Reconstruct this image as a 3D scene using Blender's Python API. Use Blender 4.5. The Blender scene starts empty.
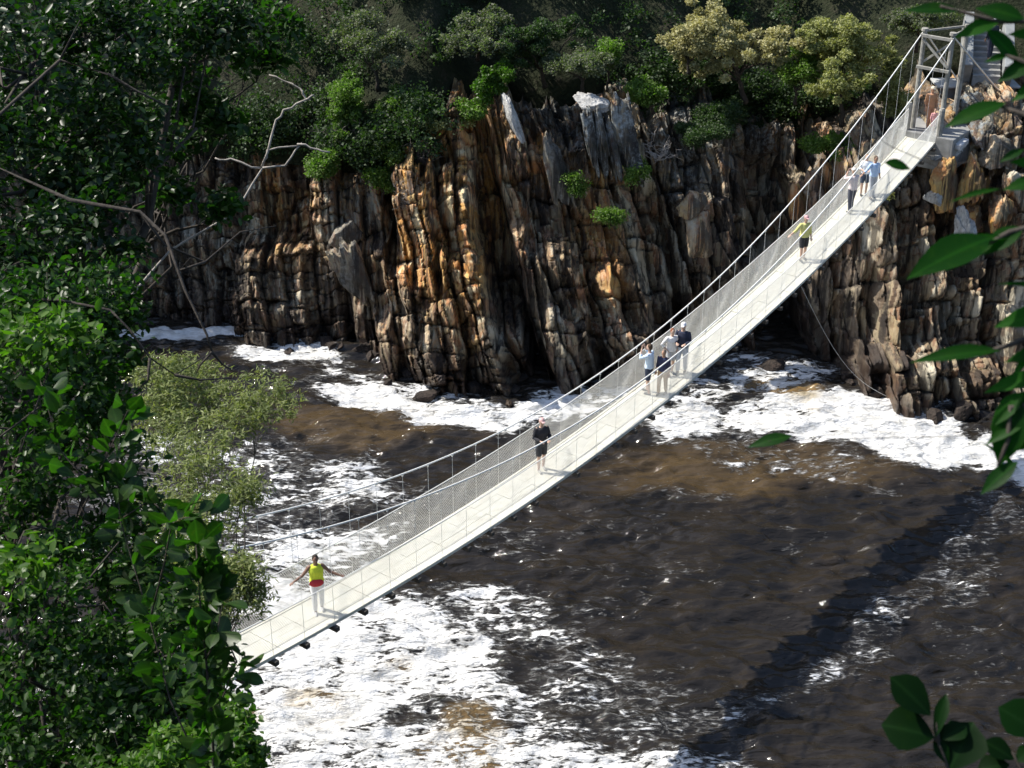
import bpy, math, random
import numpy as np
from mathutils import Vector, Matrix
R = math.radians
random.seed(4)
rng = np.random.default_rng(11)
scene = bpy.context.scene
COL = scene.collection

# ------------------------------------------------------------------ camera
CAMZ = 30.0; FPX = 1500.0; TH = 0.4847
cT, sT = math.cos(TH), math.sin(TH)
cam = bpy.data.cameras.new('camera'); co = bpy.data.objects.new('camera', cam); COL.objects.link(co)
co.location = (0, 0, CAMZ); co.rotation_euler = (math.pi / 2 - TH, 0, 0)
cam.sensor_width = 36; cam.lens = FPX * 36 / 1024; cam.clip_start = 0.1; cam.clip_end = 2000
cam.dof.use_dof = True; cam.dof.focus_distance = 52; cam.dof.aperture_fstop = 13
scene.camera = co

def at(px, py, z=0.0):
    """point at height z seen along a viewing direction"""
    u = (px - 512) / FPX; v = (py - 384) / FPX
    t = (CAMZ - z) / (sT + v * cT)
    return Vector((t * u, t * (cT - v * sT), z))
def atd(px, py, t):
    """point at distance t along the viewing axis"""
    u = (px - 512) / FPX; v = (py - 384) / FPX
    return Vector((t * u, t * (cT - v * sT), CAMZ - t * (sT + v * cT)))

# ------------------------------------------------------------------ noise
def _h(ix, iy, iz, seed):
    n = (ix.astype(np.int64) * 374761393 + iy.astype(np.int64) * 668265263 + iz.astype(np.int64) * 1440662683 + seed * 1274126177) & 0xffffffff
    n = ((n ^ (n >> 13)) * 1274126177) & 0xffffffff
    n = ((n ^ (n >> 16)) * 2246822519) & 0xffffffff
    return ((n ^ (n >> 15)) & 0xffffff) / float(0xffffff)
def h1(i, seed): z = np.zeros_like(i); return _h(i, z, z, seed)
def h2(i, j, seed): return _h(i, j, np.zeros_like(i), seed)
def vn(x, y, seed=0):
    ix = np.floor(x); iy = np.floor(y); fx = x - ix; fy = y - iy
    fx = fx * fx * (3 - 2 * fx); fy = fy * fy * (3 - 2 * fy)
    a = h2(ix, iy, seed); b = h2(ix + 1, iy, seed); c = h2(ix, iy + 1, seed); d = h2(ix + 1, iy + 1, seed)
    return (a * (1 - fx) + b * fx) * (1 - fy) + (c * (1 - fx) + d * fx) * fy
def fbm(x, y, seed=0, octs=4, r=0.5):
    s = 0; a = 1; t = 0
    for k in range(octs):
        s = s + a * vn(x * 2 ** k + 17.3 * k, y * 2 ** k + 9.1 * k, seed + k); t += a; a *= r
    return s / t
def sstep(a, b, x):
    t = np.clip((x - a) / (b - a), 0, 1); return t * t * (3 - 2 * t)

# ------------------------------------------------------------------ mesh helpers
def raw_mesh(name, V, F, mat, smooth=False, parent=None, attrs=None, loc=None):
    """V (n,3) float, F (m,k) int array with all faces of k corners, or list of such arrays"""
    me = bpy.data.meshes.new(name)
    Fs = F if isinstance(F, list) else [F]
    V = np.asarray(V, dtype=np.float32)
    me.vertices.add(len(V)); me.vertices.foreach_set('co', V.ravel())
    lv = np.concatenate([np.asarray(f, dtype=np.int32).ravel() for f in Fs])
    cnt = np.concatenate([np.full(len(f), f.shape[1], dtype=np.int32) for f in Fs])
    st = np.concatenate([[0], np.cumsum(cnt)[:-1]]).astype(np.int32)
    me.loops.add(len(lv)); me.loops.foreach_set('vertex_index', lv)
    me.polygons.add(len(cnt)); me.polygons.foreach_set('loop_start', st); me.polygons.foreach_set('loop_total', cnt)
    if smooth: me.polygons.foreach_set('use_smooth', np.ones(len(cnt), dtype=bool))
    me.update(calc_edges=True)
    for an, arr in (attrs or {}).items():
        a = me.attributes.new(an, 'FLOAT', 'POINT'); a.data.foreach_set('value', np.asarray(arr, dtype=np.float32).ravel())
    me.materials.append(mat)
    o = bpy.data.objects.new(name, me); COL.objects.link(o)
    if parent: o.parent = parent
    if loc is not None: o.location = loc
    return o
def grid_faces(nx, ny):
    i = np.arange(nx - 1)[:, None] * ny + np.arange(ny - 1)[None, :]
    i = i.ravel(); return np.stack([i, i + ny, i + ny + 1, i + 1], 1)

class MB:
    """collects boxes, tubes and prisms into one mesh"""
    def __init__(s): s.V = []; s.F = []; s.n = 0
    def add(s, V, F):
        s.V.extend([tuple(v) for v in V]); s.F.extend([tuple(i + s.n for i in f) for f in F]); s.n += len(V)
    def box(s, c, size, rz=0, M=None, bev=0.0):
        hx, hy, hz = size[0] / 2, size[1] / 2, size[2] / 2
        V = [Vector((x, y, z)) for z in (-hz, hz) for x, y in ((-hx, -hy), (hx, -hy), (hx, hy), (-hx, hy))]
        F = [(3, 2, 1, 0), (4, 5, 6, 7), (0, 1, 5, 4), (1, 2, 6, 5), (2, 3, 7, 6), (3, 0, 4, 7)]
        if M is None: M = Matrix.Rotation(rz, 3, 'Z')
        c = Vector(c); s.add([M @ v + c for v in V], F)
    def bar(s, a, b, w, h, up=Vector((0, 0, 1))):
        a = Vector(a); b = Vector(b); d = (b - a); L = d.length; d.normalize()
        x = d.cross(up)
        if x.length < 1e-4: x = d.cross(Vector((1, 0, 0)))
        x.normalize(); y = x.cross(d)
        V = []
        for p in (a, b):
            for sx, sy in ((-1, -1), (1, -1), (1, 1), (-1, 1)): V.append(p + x * sx * w / 2 + y * sy * h / 2)
        s.add(V, [(0, 1, 2, 3), (7, 6, 5, 4), (0, 4, 5, 1), (1, 5, 6, 2), (2, 6, 7, 3), (3, 7, 4, 0)])
    def tube(s, pts, rad, n=6, flat=1.0, side=None, cap=True):
        pts = [Vector(p) for p in pts]
        if not hasattr(rad, '__len__'): rad = [rad] * len(pts)
        V = []; F = []; ref = Vector(side) if side is not None else None
        for i, p in enumerate(pts):
            d = (pts[min(i + 1, len(pts) - 1)] - pts[max(i - 1, 0)])
            if d.length < 1e-9: d = Vector((0, 0, 1))
            d.normalize()
            r0 = ref if ref is not None else (Vector((0, 0, 1)) if abs(d.z) < .9 else Vector((1, 0, 0)))
            x = (r0 - d * r0.dot(d))
            if x.length < 1e-4: x = d.orthogonal()
            x.normalize(); y = d.cross(x)
            if ref is None: ref = x
            rr = rad[i]
            ra, rb = (rr if hasattr(rr, '__len__') else (rr, rr * flat))
            for k in range(n):
                a = 2 * math.pi * k / n; V.append(p + x * math.cos(a) * ra + y * math.sin(a) * rb)
        m = len(pts)
        for i in range(m - 1):
            for k in range(n):
                F.append((i * n + k, i * n + (k + 1) % n, (i + 1) * n + (k + 1) % n, (i + 1) * n + k))
        if cap: F.append(tuple(range(n - 1, -1, -1))); F.append(tuple((m - 1) * n + k for k in range(n)))
        s.add(V, F)
    def ball(s, c, r, n=10, m=7):
        c = Vector(c); rx, ry, rz = r if hasattr(r, '__len__') else (r, r, r)
        V = [c + Vector((0, 0, -rz))]; F = []
        for j in range(1, m):
            ph = math.pi * j / m
            for k in range(n):
                a = 2 * math.pi * k / n
                V.append(c + Vector((rx * math.sin(ph) * math.cos(a), ry * math.sin(ph) * math.sin(a), -rz * math.cos(ph))))
        V.append(c + Vector((0, 0, rz)))
        for k in range(n): F.append((0, 1 + (k + 1) % n, 1 + k))
        for j in range(m - 2):
            for k in range(n):
                a = 1 + j * n + k; b = 1 + j * n + (k + 1) % n; F.append((a, b, b + n, a + n))
        L = len(V) - 1
        for k in range(n): F.append((L, 1 + (m - 2) * n + k, 1 + (m - 2) * n + (k + 1) % n))
        s.add(V, F)
    def build(s, name, mat, parent=None, smooth=False, bevel=0, remesh=0, relax=0):
        me = bpy.data.meshes.new(name); me.from_pydata(s.V, [], s.F); me.update()
        me.materials.append(mat)
        o = bpy.data.objects.new(name, me); COL.objects.link(o)
        if bevel or remesh:
            if remesh:
                m = o.modifiers.new('r', 'REMESH'); m.mode = 'VOXEL'; m.voxel_size = remesh; m.use_smooth_shade = True
                if relax: q = o.modifiers.new('s', 'SMOOTH'); q.factor = .5; q.iterations = relax
            if bevel:
                m = o.modifiers.new('b', 'BEVEL'); m.width = bevel; m.segments = 2; m.limit_method = 'ANGLE'
            dg = bpy.context.evaluated_depsgraph_get()
            nm = bpy.data.meshes.new_from_object(o.evaluated_get(dg)); o.modifiers.clear(); o.data = nm
            nm.name = name
            if not nm.materials: nm.materials.append(mat)
        if smooth: o.data.polygons.foreach_set('use_smooth', np.ones(len(o.data.polygons), dtype=bool))
        if parent: o.parent = parent; o.matrix_parent_inverse = Matrix.Identity(4)
        return o
def tag(o, label=None, cat=None, group=None, kind=None):
    if label: o['label'] = label
    if cat: o['category'] = cat
    if group: o['group'] = group
    if kind: o['kind'] = kind
    return o
def empty(name, loc, label, cat, group=None, rz=0):
    o = bpy.data.objects.new(name, None); COL.objects.link(o); o.location = loc; o.rotation_euler = (0, 0, rz)
    o.empty_display_size = .3
    return tag(o, label, cat, group)

# ------------------------------------------------------------------ materials
class NT:
    def __init__(s, name):
        s.m = bpy.data.materials.new(name); s.m.use_nodes = True; s.t = s.m.node_tree; s.n = s.t.nodes; s.l = s.t.links
        s.b = s.n['Principled BSDF']; s.out = s.n['Material Output']
        s.geo = s.n.new('ShaderNodeNewGeometry'); s.tc = s.n.new('ShaderNodeTexCoord')
    def set(s, sock, val):
        if isinstance(val, bpy.types.NodeSocket): s.l.new(val, sock)
        else: sock.default_value = val
    def noise(s, scale, detail=4, rough=.55, dist=0, vec=None, mapping=None):
        q = s.n.new('ShaderNodeTexNoise'); q.inputs['Scale'].default_value = scale; q.inputs['Detail'].default_value = detail
        q.inputs['Roughness'].default_value = rough; q.inputs['Distortion'].default_value = dist
        s.l.new(s.vec(mapping, vec), q.inputs['Vector']); return q.outputs['Fac']
    def vec(s, mapping=None, vec=None):
        v = vec or s.tc.outputs['Object']
        if mapping:
            mp = s.n.new('ShaderNodeMapping'); s.l.new(v, mp.inputs['Vector'])
            mp.inputs['Scale'].default_value = mapping[0]
            if len(mapping) > 1: mp.inputs['Rotation'].default_value = mapping[1]
            v = mp.outputs['Vector']
        return v
    def math(s, op, a, b=0.0, c=None, clamp=False):
        q = s.n.new('ShaderNodeMath'); q.operation = op; q.use_clamp = clamp
        s.set(q.inputs[0], a); s.set(q.inputs[1], b)
        if c is not None: s.set(q.inputs[2], c)
        return q.outputs[0]
    def ramp(s, fac, stops, interp='LINEAR'):
        q = s.n.new('ShaderNodeValToRGB'); q.color_ramp.interpolation = interp; e = q.color_ramp.elements
        while len(e) > 1: e.remove(e[-1])
        e[0].position = stops[0][0]; e[0].color = (*stops[0][1], 1)
        for p, c in stops[1:]:
            k = e.new(p); k.color = (*c, 1)
        s.set(q.inputs[0], fac); return q.outputs[0]
    def mr(s, v, a, b, c=0.0, d=1.0, smooth=True):
        q = s.n.new('ShaderNodeMapRange'); q.interpolation_type = 'SMOOTHSTEP' if smooth else 'LINEAR'
        s.set(q.inputs['Value'], v); s.set(q.inputs['From Min'], a); s.set(q.inputs['From Max'], b)
        s.set(q.inputs['To Min'], c); s.set(q.inputs['To Max'], d); return q.outputs['Result']
    def mix(s, f, a, b, mode='MIX'):
        q = s.n.new('ShaderNodeMix'); q.data_type = 'RGBA'; q.blend_type = mode
        s.set(q.inputs['Factor'], f)
        for sk, v in ((q.inputs[6], a), (q.inputs[7], b)):
            if isinstance(v, tuple): v = (*v, 1)
            s.set(sk, v)
        return q.outputs[2]
    def attr(s, name):
        q = s.n.new('ShaderNodeAttribute'); q.attribute_name = name; return q.outputs['Fac']
    def bump(s, h, strength=.5, dist=.05, normal=None):
        q = s.n.new('ShaderNodeBump'); q.inputs['Strength'].default_value = strength; q.inputs['Distance'].default_value = dist
        s.l.new(h, q.inputs['Height'])
        if normal: s.l.new(normal, q.inputs['Normal'])
        return q.outputs[0]
    def fin(s, color=None, rough=None, normal=None, spec=None):
        if color is not None: s.set(s.b.inputs['Base Color'], (*color, 1) if isinstance(color, tuple) else color)
        if rough is not None: s.set(s.b.inputs['Roughness'], rough)
        if normal is not None: s.l.new(normal, s.b.inputs['Normal'])
        if spec is not None: s.b.inputs['Specular IOR Level'].default_value = spec
        return s.m

def simple(name, col, rough=.7, var=.15, scale=8, bump=0, bd=.01, metal=0):
    s = NT(name); n = s.noise(scale, 5)
    dark = tuple(c * (1 - var) for c in col); light = tuple(min(1, c * (1 + var)) for c in col)
    s.b.inputs['Metallic'].default_value = metal
    return s.fin(s.ramp(n, [(.3, dark), (.7, light)]), rough, s.bump(n, bump, bd) if bump else None)

def leaf_mat(name, c1, c2, trans=.35, tcol=None, rough=.45, spec=.4):
    s = NT(name); a = s.attr('rnd')
    mid = tuple((x + y) / 2 for x, y in zip(c1, c2))
    c = s.ramp(a, [(0, c1), (.55, mid), (1, c2)])
    c = s.mix(s.math('MULTIPLY', s.math('POWER', s.attr('rib'), 12.0), .5), c, tuple(k * 1.6 + .005 for k in c2))
    c = s.mix(s.math('MULTIPLY', s.mr(s.noise(60, 3, .6), .5, .75), .35), c, (c2[0] * 1.8, c2[1], c2[2]))
    s.fin(c, rough, spec=spec)
    t = s.n.new('ShaderNodeBsdfTranslucent')
    tc = tcol or (1.5, 2.2, .55)
    q = s.n.new('ShaderNodeMix'); q.data_type = 'RGBA'; q.blend_type = 'MULTIPLY'; q.inputs['Factor'].default_value = 1
    s.l.new(c, q.inputs[6]); q.inputs[7].default_value = (*tc, 1); q.clamp_result = False
    s.l.new(q.outputs[2], t.inputs['Color'])
    m = s.n.new('ShaderNodeMixShader'); m.inputs[0].default_value = trans
    s.l.new(s.b.outputs[0], m.inputs[1]); s.l.new(t.outputs[0], m.inputs[2]); s.l.new(m.outputs[0], s.out.inputs['Surface'])
    return s.m

def rock_mat():
    s = NT('layered_rock')
    a = s.attr('blk'); wet = s.attr('wet'); org = s.attr('orange'); lich = s.attr('lichen'); crack = s.attr('crack')
    n1 = s.noise(1.3, 6, .6); n2 = s.noise(7, 6, .65)
    st = s.noise(4, 5, .6, mapping=((3.2, 1.2, .35), (0, R(-12), 0)))
    v = s.math('ADD', s.math('MULTIPLY', a, .85), s.math('MULTIPLY', s.math('ADD', n1, n2), .15))
    v = s.math('ADD', v, s.math('MULTIPLY', s.math('SUBTRACT', st, .5), .28))
    base = s.ramp(v, [(.2, (.03, .027, .025)), (.36, (.085, .075, .062)), (.47, (.19, .165, .13)), (.56, (.36, .3, .2)), (.64, (.2, .115, .075)), (.74, (.42, .37, .27)), (.9, (.56, .52, .43))])
    orc = s.ramp(v, [(.2, (.28, .12, .04)), (.42, (.64, .3, .06)), (.54, (.7, .47, .18)), (.66, (.55, .22, .07)), (.85, (.78, .64, .38))])
    c = s.mix(s.math('MULTIPLY', org, 1.3, clamp=True), base, orc)
    lm = s.math('MULTIPLY', s.mr(s.noise(3.5, 7, .7), .42, .58), lich)
    c = s.mix(lm, c, s.ramp(n2, [(.3, (.1, .11, .11)), (.7, (.38, .4, .39))]))
    mo = s.math('MULTIPLY', s.mr(s.noise(.9, 6, .7), .56, .64), lich)
    c = s.mix(s.math('MULTIPLY', mo, .8), c, (.035, .05, .018))
    # dark seep streaks down the strata
    sk = s.mr(s.noise(2.0, 6, .65, mapping=((1.6, .6, .12), (0, R(-12), 0))), .48, .58)
    c = s.mix(s.math('MULTIPLY', sk, .8), c, (.025, .022, .02))
    c = s.mix(s.math('MULTIPLY', crack, .85), c, (.02, .016, .014))
    w = s.math('MULTIPLY', wet, s.mr(n1, .2, .6, .6, 1.0), clamp=True)
    c = s.mix(s.math('MULTIPLY', w, .85), c, (.03, .018, .014))
    bn = s.math('ADD', s.math('MULTIPLY', n2, .6), s.math('MULTIPLY', st, .8))
    bn = s.math('ADD', bn, s.math('MULTIPLY', s.noise(28, 4, .6), .3))
    return s.fin(c, s.mr(wet, 0, 1, .85, .35), s.bump(bn, .8, .09), .35)
ROCK = rock_mat()

def slab_mat(name, c1, c2, lich=.0):
    s = NT(name); n1 = s.noise(2.2, 6, .65); n2 = s.noise(11, 5, .65)
    st = s.noise(4, 5, .6, mapping=((5, 5, .8),))
    v = s.math('ADD', s.math('MULTIPLY', n1, .5), s.math('MULTIPLY', st, .5))
    c = s.ramp(v, [(.34, tuple(k * .35 for k in c1)), (.46, c1), (.62, c2)])
    c = s.mix(s.math('MULTIPLY', s.mr(n2, .5, .62), lich), c, (.55, .55, .52))
    return s.fin(c, .85, s.bump(s.math('ADD', n2, st), .7, .05), .3)
GREYROCK = (.35, 0.0, 1.0)
TANROCK = (.6, .3, .3)
ORROCK = (.5, .9, .1)
WETROCK = slab_mat('wet_rock', (.03, .024, .02), (.07, .05, .04), 0)
WHITEROCK = slab_mat('whitish_rock', (.4, .39, .37), (.66, .65, .62), .4)

def water_mat():
    s = NT('river_water')
    d = s.attr('foam'); tan = s.attr('tan')  # mask holds real foam plus the flecks painted as sun glitter
    n1 = s.noise(.55, 9, .62, .5, mapping=((.6, 1.0, 1),))
    n2 = s.noise(2.6, 8, .66, .7, mapping=((.42, 1.25, 1), (0, 0, R(8))))
    n3 = s.noise(7.5, 5, .6, .3, mapping=((.45, 1.3, 1), (0, 0, R(-6))))
    n = s.math('ADD', s.math('MULTIPLY', n1, .34), s.math('ADD', s.math('MULTIPLY', n2, .36), s.math('MULTIPLY', n3, .30)))
    thr = s.math('SUBTRACT', .665, s.math('MULTIPLY', d, .235))
    e = s.math('SUBTRACT', n, thr)
    foam = s.mr(e, -.01, .03)
    lace = s.math('MULTIPLY', s.mr(e, -.07, .0), .35)
    ff = s.math('MAXIMUM', foam, s.math('MULTIPLY', lace, s.mr(n3, .4, .65)))
    wc = s.ramp(s.noise(.3, 5, .6), [(.35, (.014, .0125, .011)), (.6, (.023, .019, .015)), (.75, (.034, .0255, .017))])
    wc = s.mix(tan, wc, (.2, .13, .055))
    fc = s.mix(s.mr(n2, .35, .65), (.6, .59, .56), (.88, .88, .88))
    fc = s.mix(s.math('MULTIPLY', tan, s.mr(n1, .36, .56, 1, .1)), fc, (.36, .27, .13))
    c = s.mix(ff, wc, fc)
    rp = s.noise(2.6, 2.5, .45, .5, mapping=((.4, 1.3, 1), (0, 0, R(10))))
    rq = s.noise(10, 2, .5, .3, mapping=((.55, 1.2, 1), (0, 0, R(-12))))
    h = s.math('ADD', s.math('MULTIPLY', rp, .55), s.math('MULTIPLY', rq, .16))
    h = s.math('ADD', h, s.math('MULTIPLY', ff, s.math('ADD', .3, s.math('MULTIPLY', n3, 1.1))))
    s.b.inputs['IOR'].default_value = 1.4
    return s.fin(c, s.mr(ff, 0, 1, .07, .85), s.bump(h, 1.0, .16), .5)
WATER = water_mat()

def hill_mat():
    s = NT('slope_soil'); n = s.noise(.8, 7, .65); n2 = s.noise(6, 5, .6)
    return s.fin(s.ramp(s.math('ADD', s.math('MULTIPLY', n, .6), s.math('MULTIPLY', n2, .4)),
        [(.35, (.01, .013, .007)), (.5, (.024, .03, .014)), (.65, (.05, .045, .03))]), .95, s.bump(n2, .8, .2), .2)
HILL = hill_mat()
BARK = simple('bark', (.045, .036, .028), .9, .45, 14, .8, .02)
PALEBARK = simple('bleached_wood', (.34, .31, .28), .8, .3, 20, .5, .01)
TWIG = simple('grey_twig', (.12, .1, .085), .85, .35, 20, .4, .005)
DECK = None
def deck_mat():
    s = NT('pale_decking')
    n = s.noise(2.5, 6, .6); n2 = s.noise(9, 4, .6, mapping=((1, 1, 1),))
    c = s.ramp(s.math('ADD', s.math('MULTIPLY', n, .5), s.math('MULTIPLY', n2, .5)), [(.3, (.62, .59, .49)), (.5, (.74, .72, .62)), (.7, (.8, .785, .7))])
    c = s.mix(s.math('MULTIPLY', s.mr(s.noise(.7, 6, .7), .5, .7), .3), c, (.5, .47, .38))
    return s.fin(c, .8, s.bump(n2, .4, .01), .3)
DECK = deck_mat()
WOODG = simple('weathered_timber', (.3, .29, .26), .85, .3, 6, .5, .02)
DARKWOOD = simple('dark_timber', (.075, .065, .055), .85, .3, 6, .5, .02)
STEEL = simple('galvanised_cable', (.88, .87, .82), .6, .08, 10)
NETM = simple('galvanised_wire', (.88, .87, .82), .6, .08, 10)
CONC = simple('old_concrete', (.27, .27, .26), .9, .25, 3, .5, .03)
SKIN = simple('tanned_skin', (.42, .24, .16), .55, .06, 12)
SKIN2 = simple('brown_skin', (.2, .11, .075), .55, .06, 12)
SKIN3 = simple('fair_skin', (.55, .36, .27), .55, .06, 12)
_cl = {}
def cloth(c):
    if c not in _cl: _cl[c] = simple('fabric', c, .9, .12, 22, .3, .01)
    return _cl[c]

# ------------------------------------------------------------------ river
def axis(lo, f0, f1, hi, st, coarse):
    return np.concatenate([np.linspace(lo, f0, coarse, endpoint=False), np.arange(f0, f1, st), np.linspace(f1, hi, coarse)])
def blob(X, Y, px, py, rx, ry, amp, ang=0, p=2.0):
    """soft patch laid out on the water: centre and size in metres worked out from where it lies on the river"""
    c = at(px, py); k = 1500 / ((CAMZ) / (sT + (py - 384) / FPX * cT))
    c2 = at(px, py - ry); dy = abs(c2.y - c.y); dx = rx / k
    ca, sa = math.cos(R(ang)), math.sin(R(ang))
    u = (X - c.x); w = (Y - c.y)
    ky = dy / ry * k                        # stretch between across and along
    w = w / ky
    uu = (u * ca + w * sa) / dx; ww = (-u * sa + w * ca) / (ry / k)
    d = (np.abs(uu) ** p + np.abs(ww) ** p) ** (1 / p)
    return amp * sstep(1.25, .6, d)
xs = axis(-160, -21, 25, 160, .09, 14); ys = axis(-20, 27, 66, 90, .07, 10)
X, Y = np.meshgrid(xs, ys, indexing='ij')
wob = lambda s, a: (fbm(X * .35, Y * .35, s, 4) - .5) * a
Xw, Yw = X + wob(5, 2.6), Y + wob(9, 3.4)
foam_glint = np.full(X.shape, .05)
for (px, py, rx, ry, am, an) in [
    (180, 329, 85, 7, 1.5, 0), (285, 352, 75, 12, 1.0, -6), (390, 392, 110, 24, 1.08, -10), (480, 408, 70, 18, .95, -6),
    (560, 406, 60, 20, 1.0, 5), (620, 398, 60, 22, .9, 8),
    (690, 385, 60, 22, .75, 0), (770, 370, 75, 24, .78, 0), (700, 415, 75, 20, 1.1, -4), (800, 418, 95, 28, 1.05, -2), (880, 422, 90, 30, 1.6, -14),
    (1000, 455, 50, 22, 1.4, -4), (1060, 470, 50, 30, 1.2, 0), (930, 405, 60, 12, .8, 0), (840, 355, 30, 14, .8, 0),
    (330, 372, 90, 6, .55, -6), (250, 470, 70, 34, .72, 8), (330, 500, 100, 40, .74, 5), (250, 545, 120, 40, .78, 0), (150, 480, 90, 60, .6, 0), (380, 470, 40, 24, .5, 0),
    (345, 555, 70, 25, .8, 10), (300, 640, 60, 30, 1.25, -20), (380, 610, 60, 16, 1.15, -20), (270, 600, 70, 28, 1.0, 0),
    (300, 690, 110, 90, 1.0, 0), (400, 640, 120, 60, .92, -10), (450, 710, 160, 75, .86, -14), (560, 740, 130, 44, .85, -14), (620, 690, 90, 40, .62, -30), (500, 610, 80, 30, .7, -10),
    (650, 765, 90, 24, .85, 0), (570, 640, 70, 36, .5, -15), (380, 800, 200, 70, .9, 0),
    (770, 455, 110, 20, .45, -4), (850, 470, 90, 14, .35, 0),
    (960, 560, 60, 28, .5, 35), (880, 620, 75, 18, .5, 38), (800, 670, 70, 16, .48, 35), (720, 715, 70, 18, .42, 30), (1000, 640, 60, 50, .25, 0), (960, 700, 90, 50, .2, 0), (1010, 520, 40, 30, .4, 0),  # diagonal band at right: white flecks painted in place of sun glitter
    (490, 540, 60, 22, .3, 0), (640, 500, 120, 40, .22, 0), (850, 560, 120, 50, .15, 0), (600, 560, 140, 60, .2, 0), (610, 600, 40, 20, .3, 0)]:
    foam_glint = np.maximum(foam_glint, blob(Xw, Yw, px, py, rx, ry, am, an)) + .0 * foam_glint
foam_glint = np.clip(foam_glint, 0, 1.4) * (.86 + .28 * vn(X * .9, Y * 1.3, 77))
for (px, py, rx, ry, am, an) in [(370, 430, 90, 14, .75, -10), (450, 455, 80, 18, .7, 0), (320, 415, 70, 10, .5, -5), (760, 392, 30, 8, .5, 0), (310, 375, 60, 6, .5, 0)]:
    foam_glint = foam_glint * (1 - blob(Xw, Yw, px, py, rx, ry, am, an))
tn = np.zeros(X.shape)
for (px, py, rx, ry, am, an) in [(335, 708, 38, 20, .9, 10), (465, 745, 44, 26, 1, 0), (470, 715, 26, 12, .7, 0), (300, 692, 24, 12, .7, 0), (400, 672, 30, 10, .5, 0), (250, 725, 26, 16, .5, 0),
     (800, 392, 26, 8, .9, 0), (765, 385, 20, 7, .8, 0), (815, 415, 10, 5, .8, 0), (750, 470, 160, 26, .25, 0), (360, 425, 90, 22, .25, 0)]:
    tn = np.maximum(tn, blob(X + wob(15, 1.6), Y + wob(19, 2), px, py, rx, ry, am, an))
Z = (fbm(X * .45, Y * .9, 31, 4) - .5) * .35 + (fbm(X * 1.3 + Y * .3, Y * 3.0, 35, 3) - .5) * .13
rid = lambda a: 1 - np.abs(2 * a - 1)
wx = X + wob(23, 2.0)
Z += (fbm(wx * .5 + Y * .1, Y * 1.3, 141, 2, .5) - .5) * .42 + (fbm(wx * 1.0 - Y * .25, Y * 2.7, 151, 2, .5) - .5) * .36 + (fbm(wx * 2.2, Y * 5.2, 161, 1) - .5) * .11
Z += np.clip(foam_glint, 0, 1) * (fbm(X * 1.7, Y * 2.6, 41, 4, .6) - .5) * .22
Z *= sstep(140, 60, np.abs(X))
water = raw_mesh('river', np.stack([X, Y, Z], -1).reshape(-1, 3), grid_faces(*X.shape), WATER, True, attrs={'foam': foam_glint, 'tan': tn})
tag(water, kind='structure')

# ------------------------------------------------------------------ far cliff
PX = lambda p: (p - 512) / 23.6
# (x0,x1 in base columns, top height left, top right, front distance at base left, right, slope back)
PR = [(-900, -20, 12, 12, 60, 60, .3), (-20, 216, 7, 7, 63.5, 63.2, .2), (215, 262, 3.3, 3.9, 61.9, 61.5, .12), (262, 300, 4.2, 4.6, 62.0, 60.9, .12), (298, 336, 4.6, 5.0, 61.8, 60.8, .12), (225, 300, 1.6, 1.8, 61.0, 60.7, .1),
      (308, 350, 7.4, 7.6, 61.4, 60.3, .12), (348, 398, 7.4, 7.8, 61.2, 60.3, .12), (345, 400, 4.5, 5.2, 60.2, 59.6, .1), (378, 446, 2.1, 2.6, 58.2, 55.9, .05), (396, 430, 4.2, 4.8, 58.2, 57.4, .1),
      (412, 462, 8.6, 8.3, 58.2, 56.3, .3), (458, 508, 8.0, 8.0, 57.6, 56.0, .33), (430, 470, 3.6, 4.0, 56.8, 55.7, .2), (468, 512, 5.2, 5.0, 56.7, 55.4, .2), (505, 538, 1.9, 1.6, 56.0, 55.9, .1),
      (404, 524, 10.2, 10.4, 59.8, 59.8, .2), (330, 404, 9.5, 9.8, 62.3, 61.6, .15),
      (500, 700, 10.3, 10.5, 59.6, 60.6, .3), (548, 604, 5.6, 5.0, 57.6, 56.1, .25), (560, 592, 3.1, 2.8, 56.1, 56.2, .1), (604, 640, 4.5, 4.2, 58.4, 57.0, .15), (638, 668, 4.1, 3.9, 58.4, 57.6, .15), (548, 690, 8.6, 9.0, 58.5, 59.4, .3),
      (618, 660, 2.0, 1.8, 57.1, 57.6, .1), (690, 792, 9.8, 9.2, 60.8, 61.6, .25), (712, 740, 6.6, 6.4, 60.8, 59.9, .22), (738, 768, 7.2, 7.0, 60.8, 59.7, .22),
      (786, 836, 8.6, 9.0, 63.2, 62.6, .12), (822, 862, 7.0, 7.8, 60.4, 58.2, .2), (858, 905, 9.2, 9.8, 57.9, 56.0, .26), (900, 945, 10.2, 10.6, 57.2, 55.4, .3), (943, 985, 10.6, 10.8, 56.8, 55.2, .3), (983, 1030, 10.8, 10.9, 56.6, 55.0, .3), (1028, 1300, 10.6, 10.9, 55.9, 54.6, .3),
      (885, 996, 1.9, 1.5, 54.5, 54.3, .05), (866, 886, 1.6, 1.4, 55.8, 55.4, .1), (1000, 1300, 3.2, 6, 54.2, 53.5, .15), (1290, 2600, 12, 12, 55, 52, .3)]
def lean(Xa): return np.interp(Xa, [-30, -7, -3.5, 0, 4, 10, 13, 30], [.03, .06, .2, .27, .27, .22, .08, .06])
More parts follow.
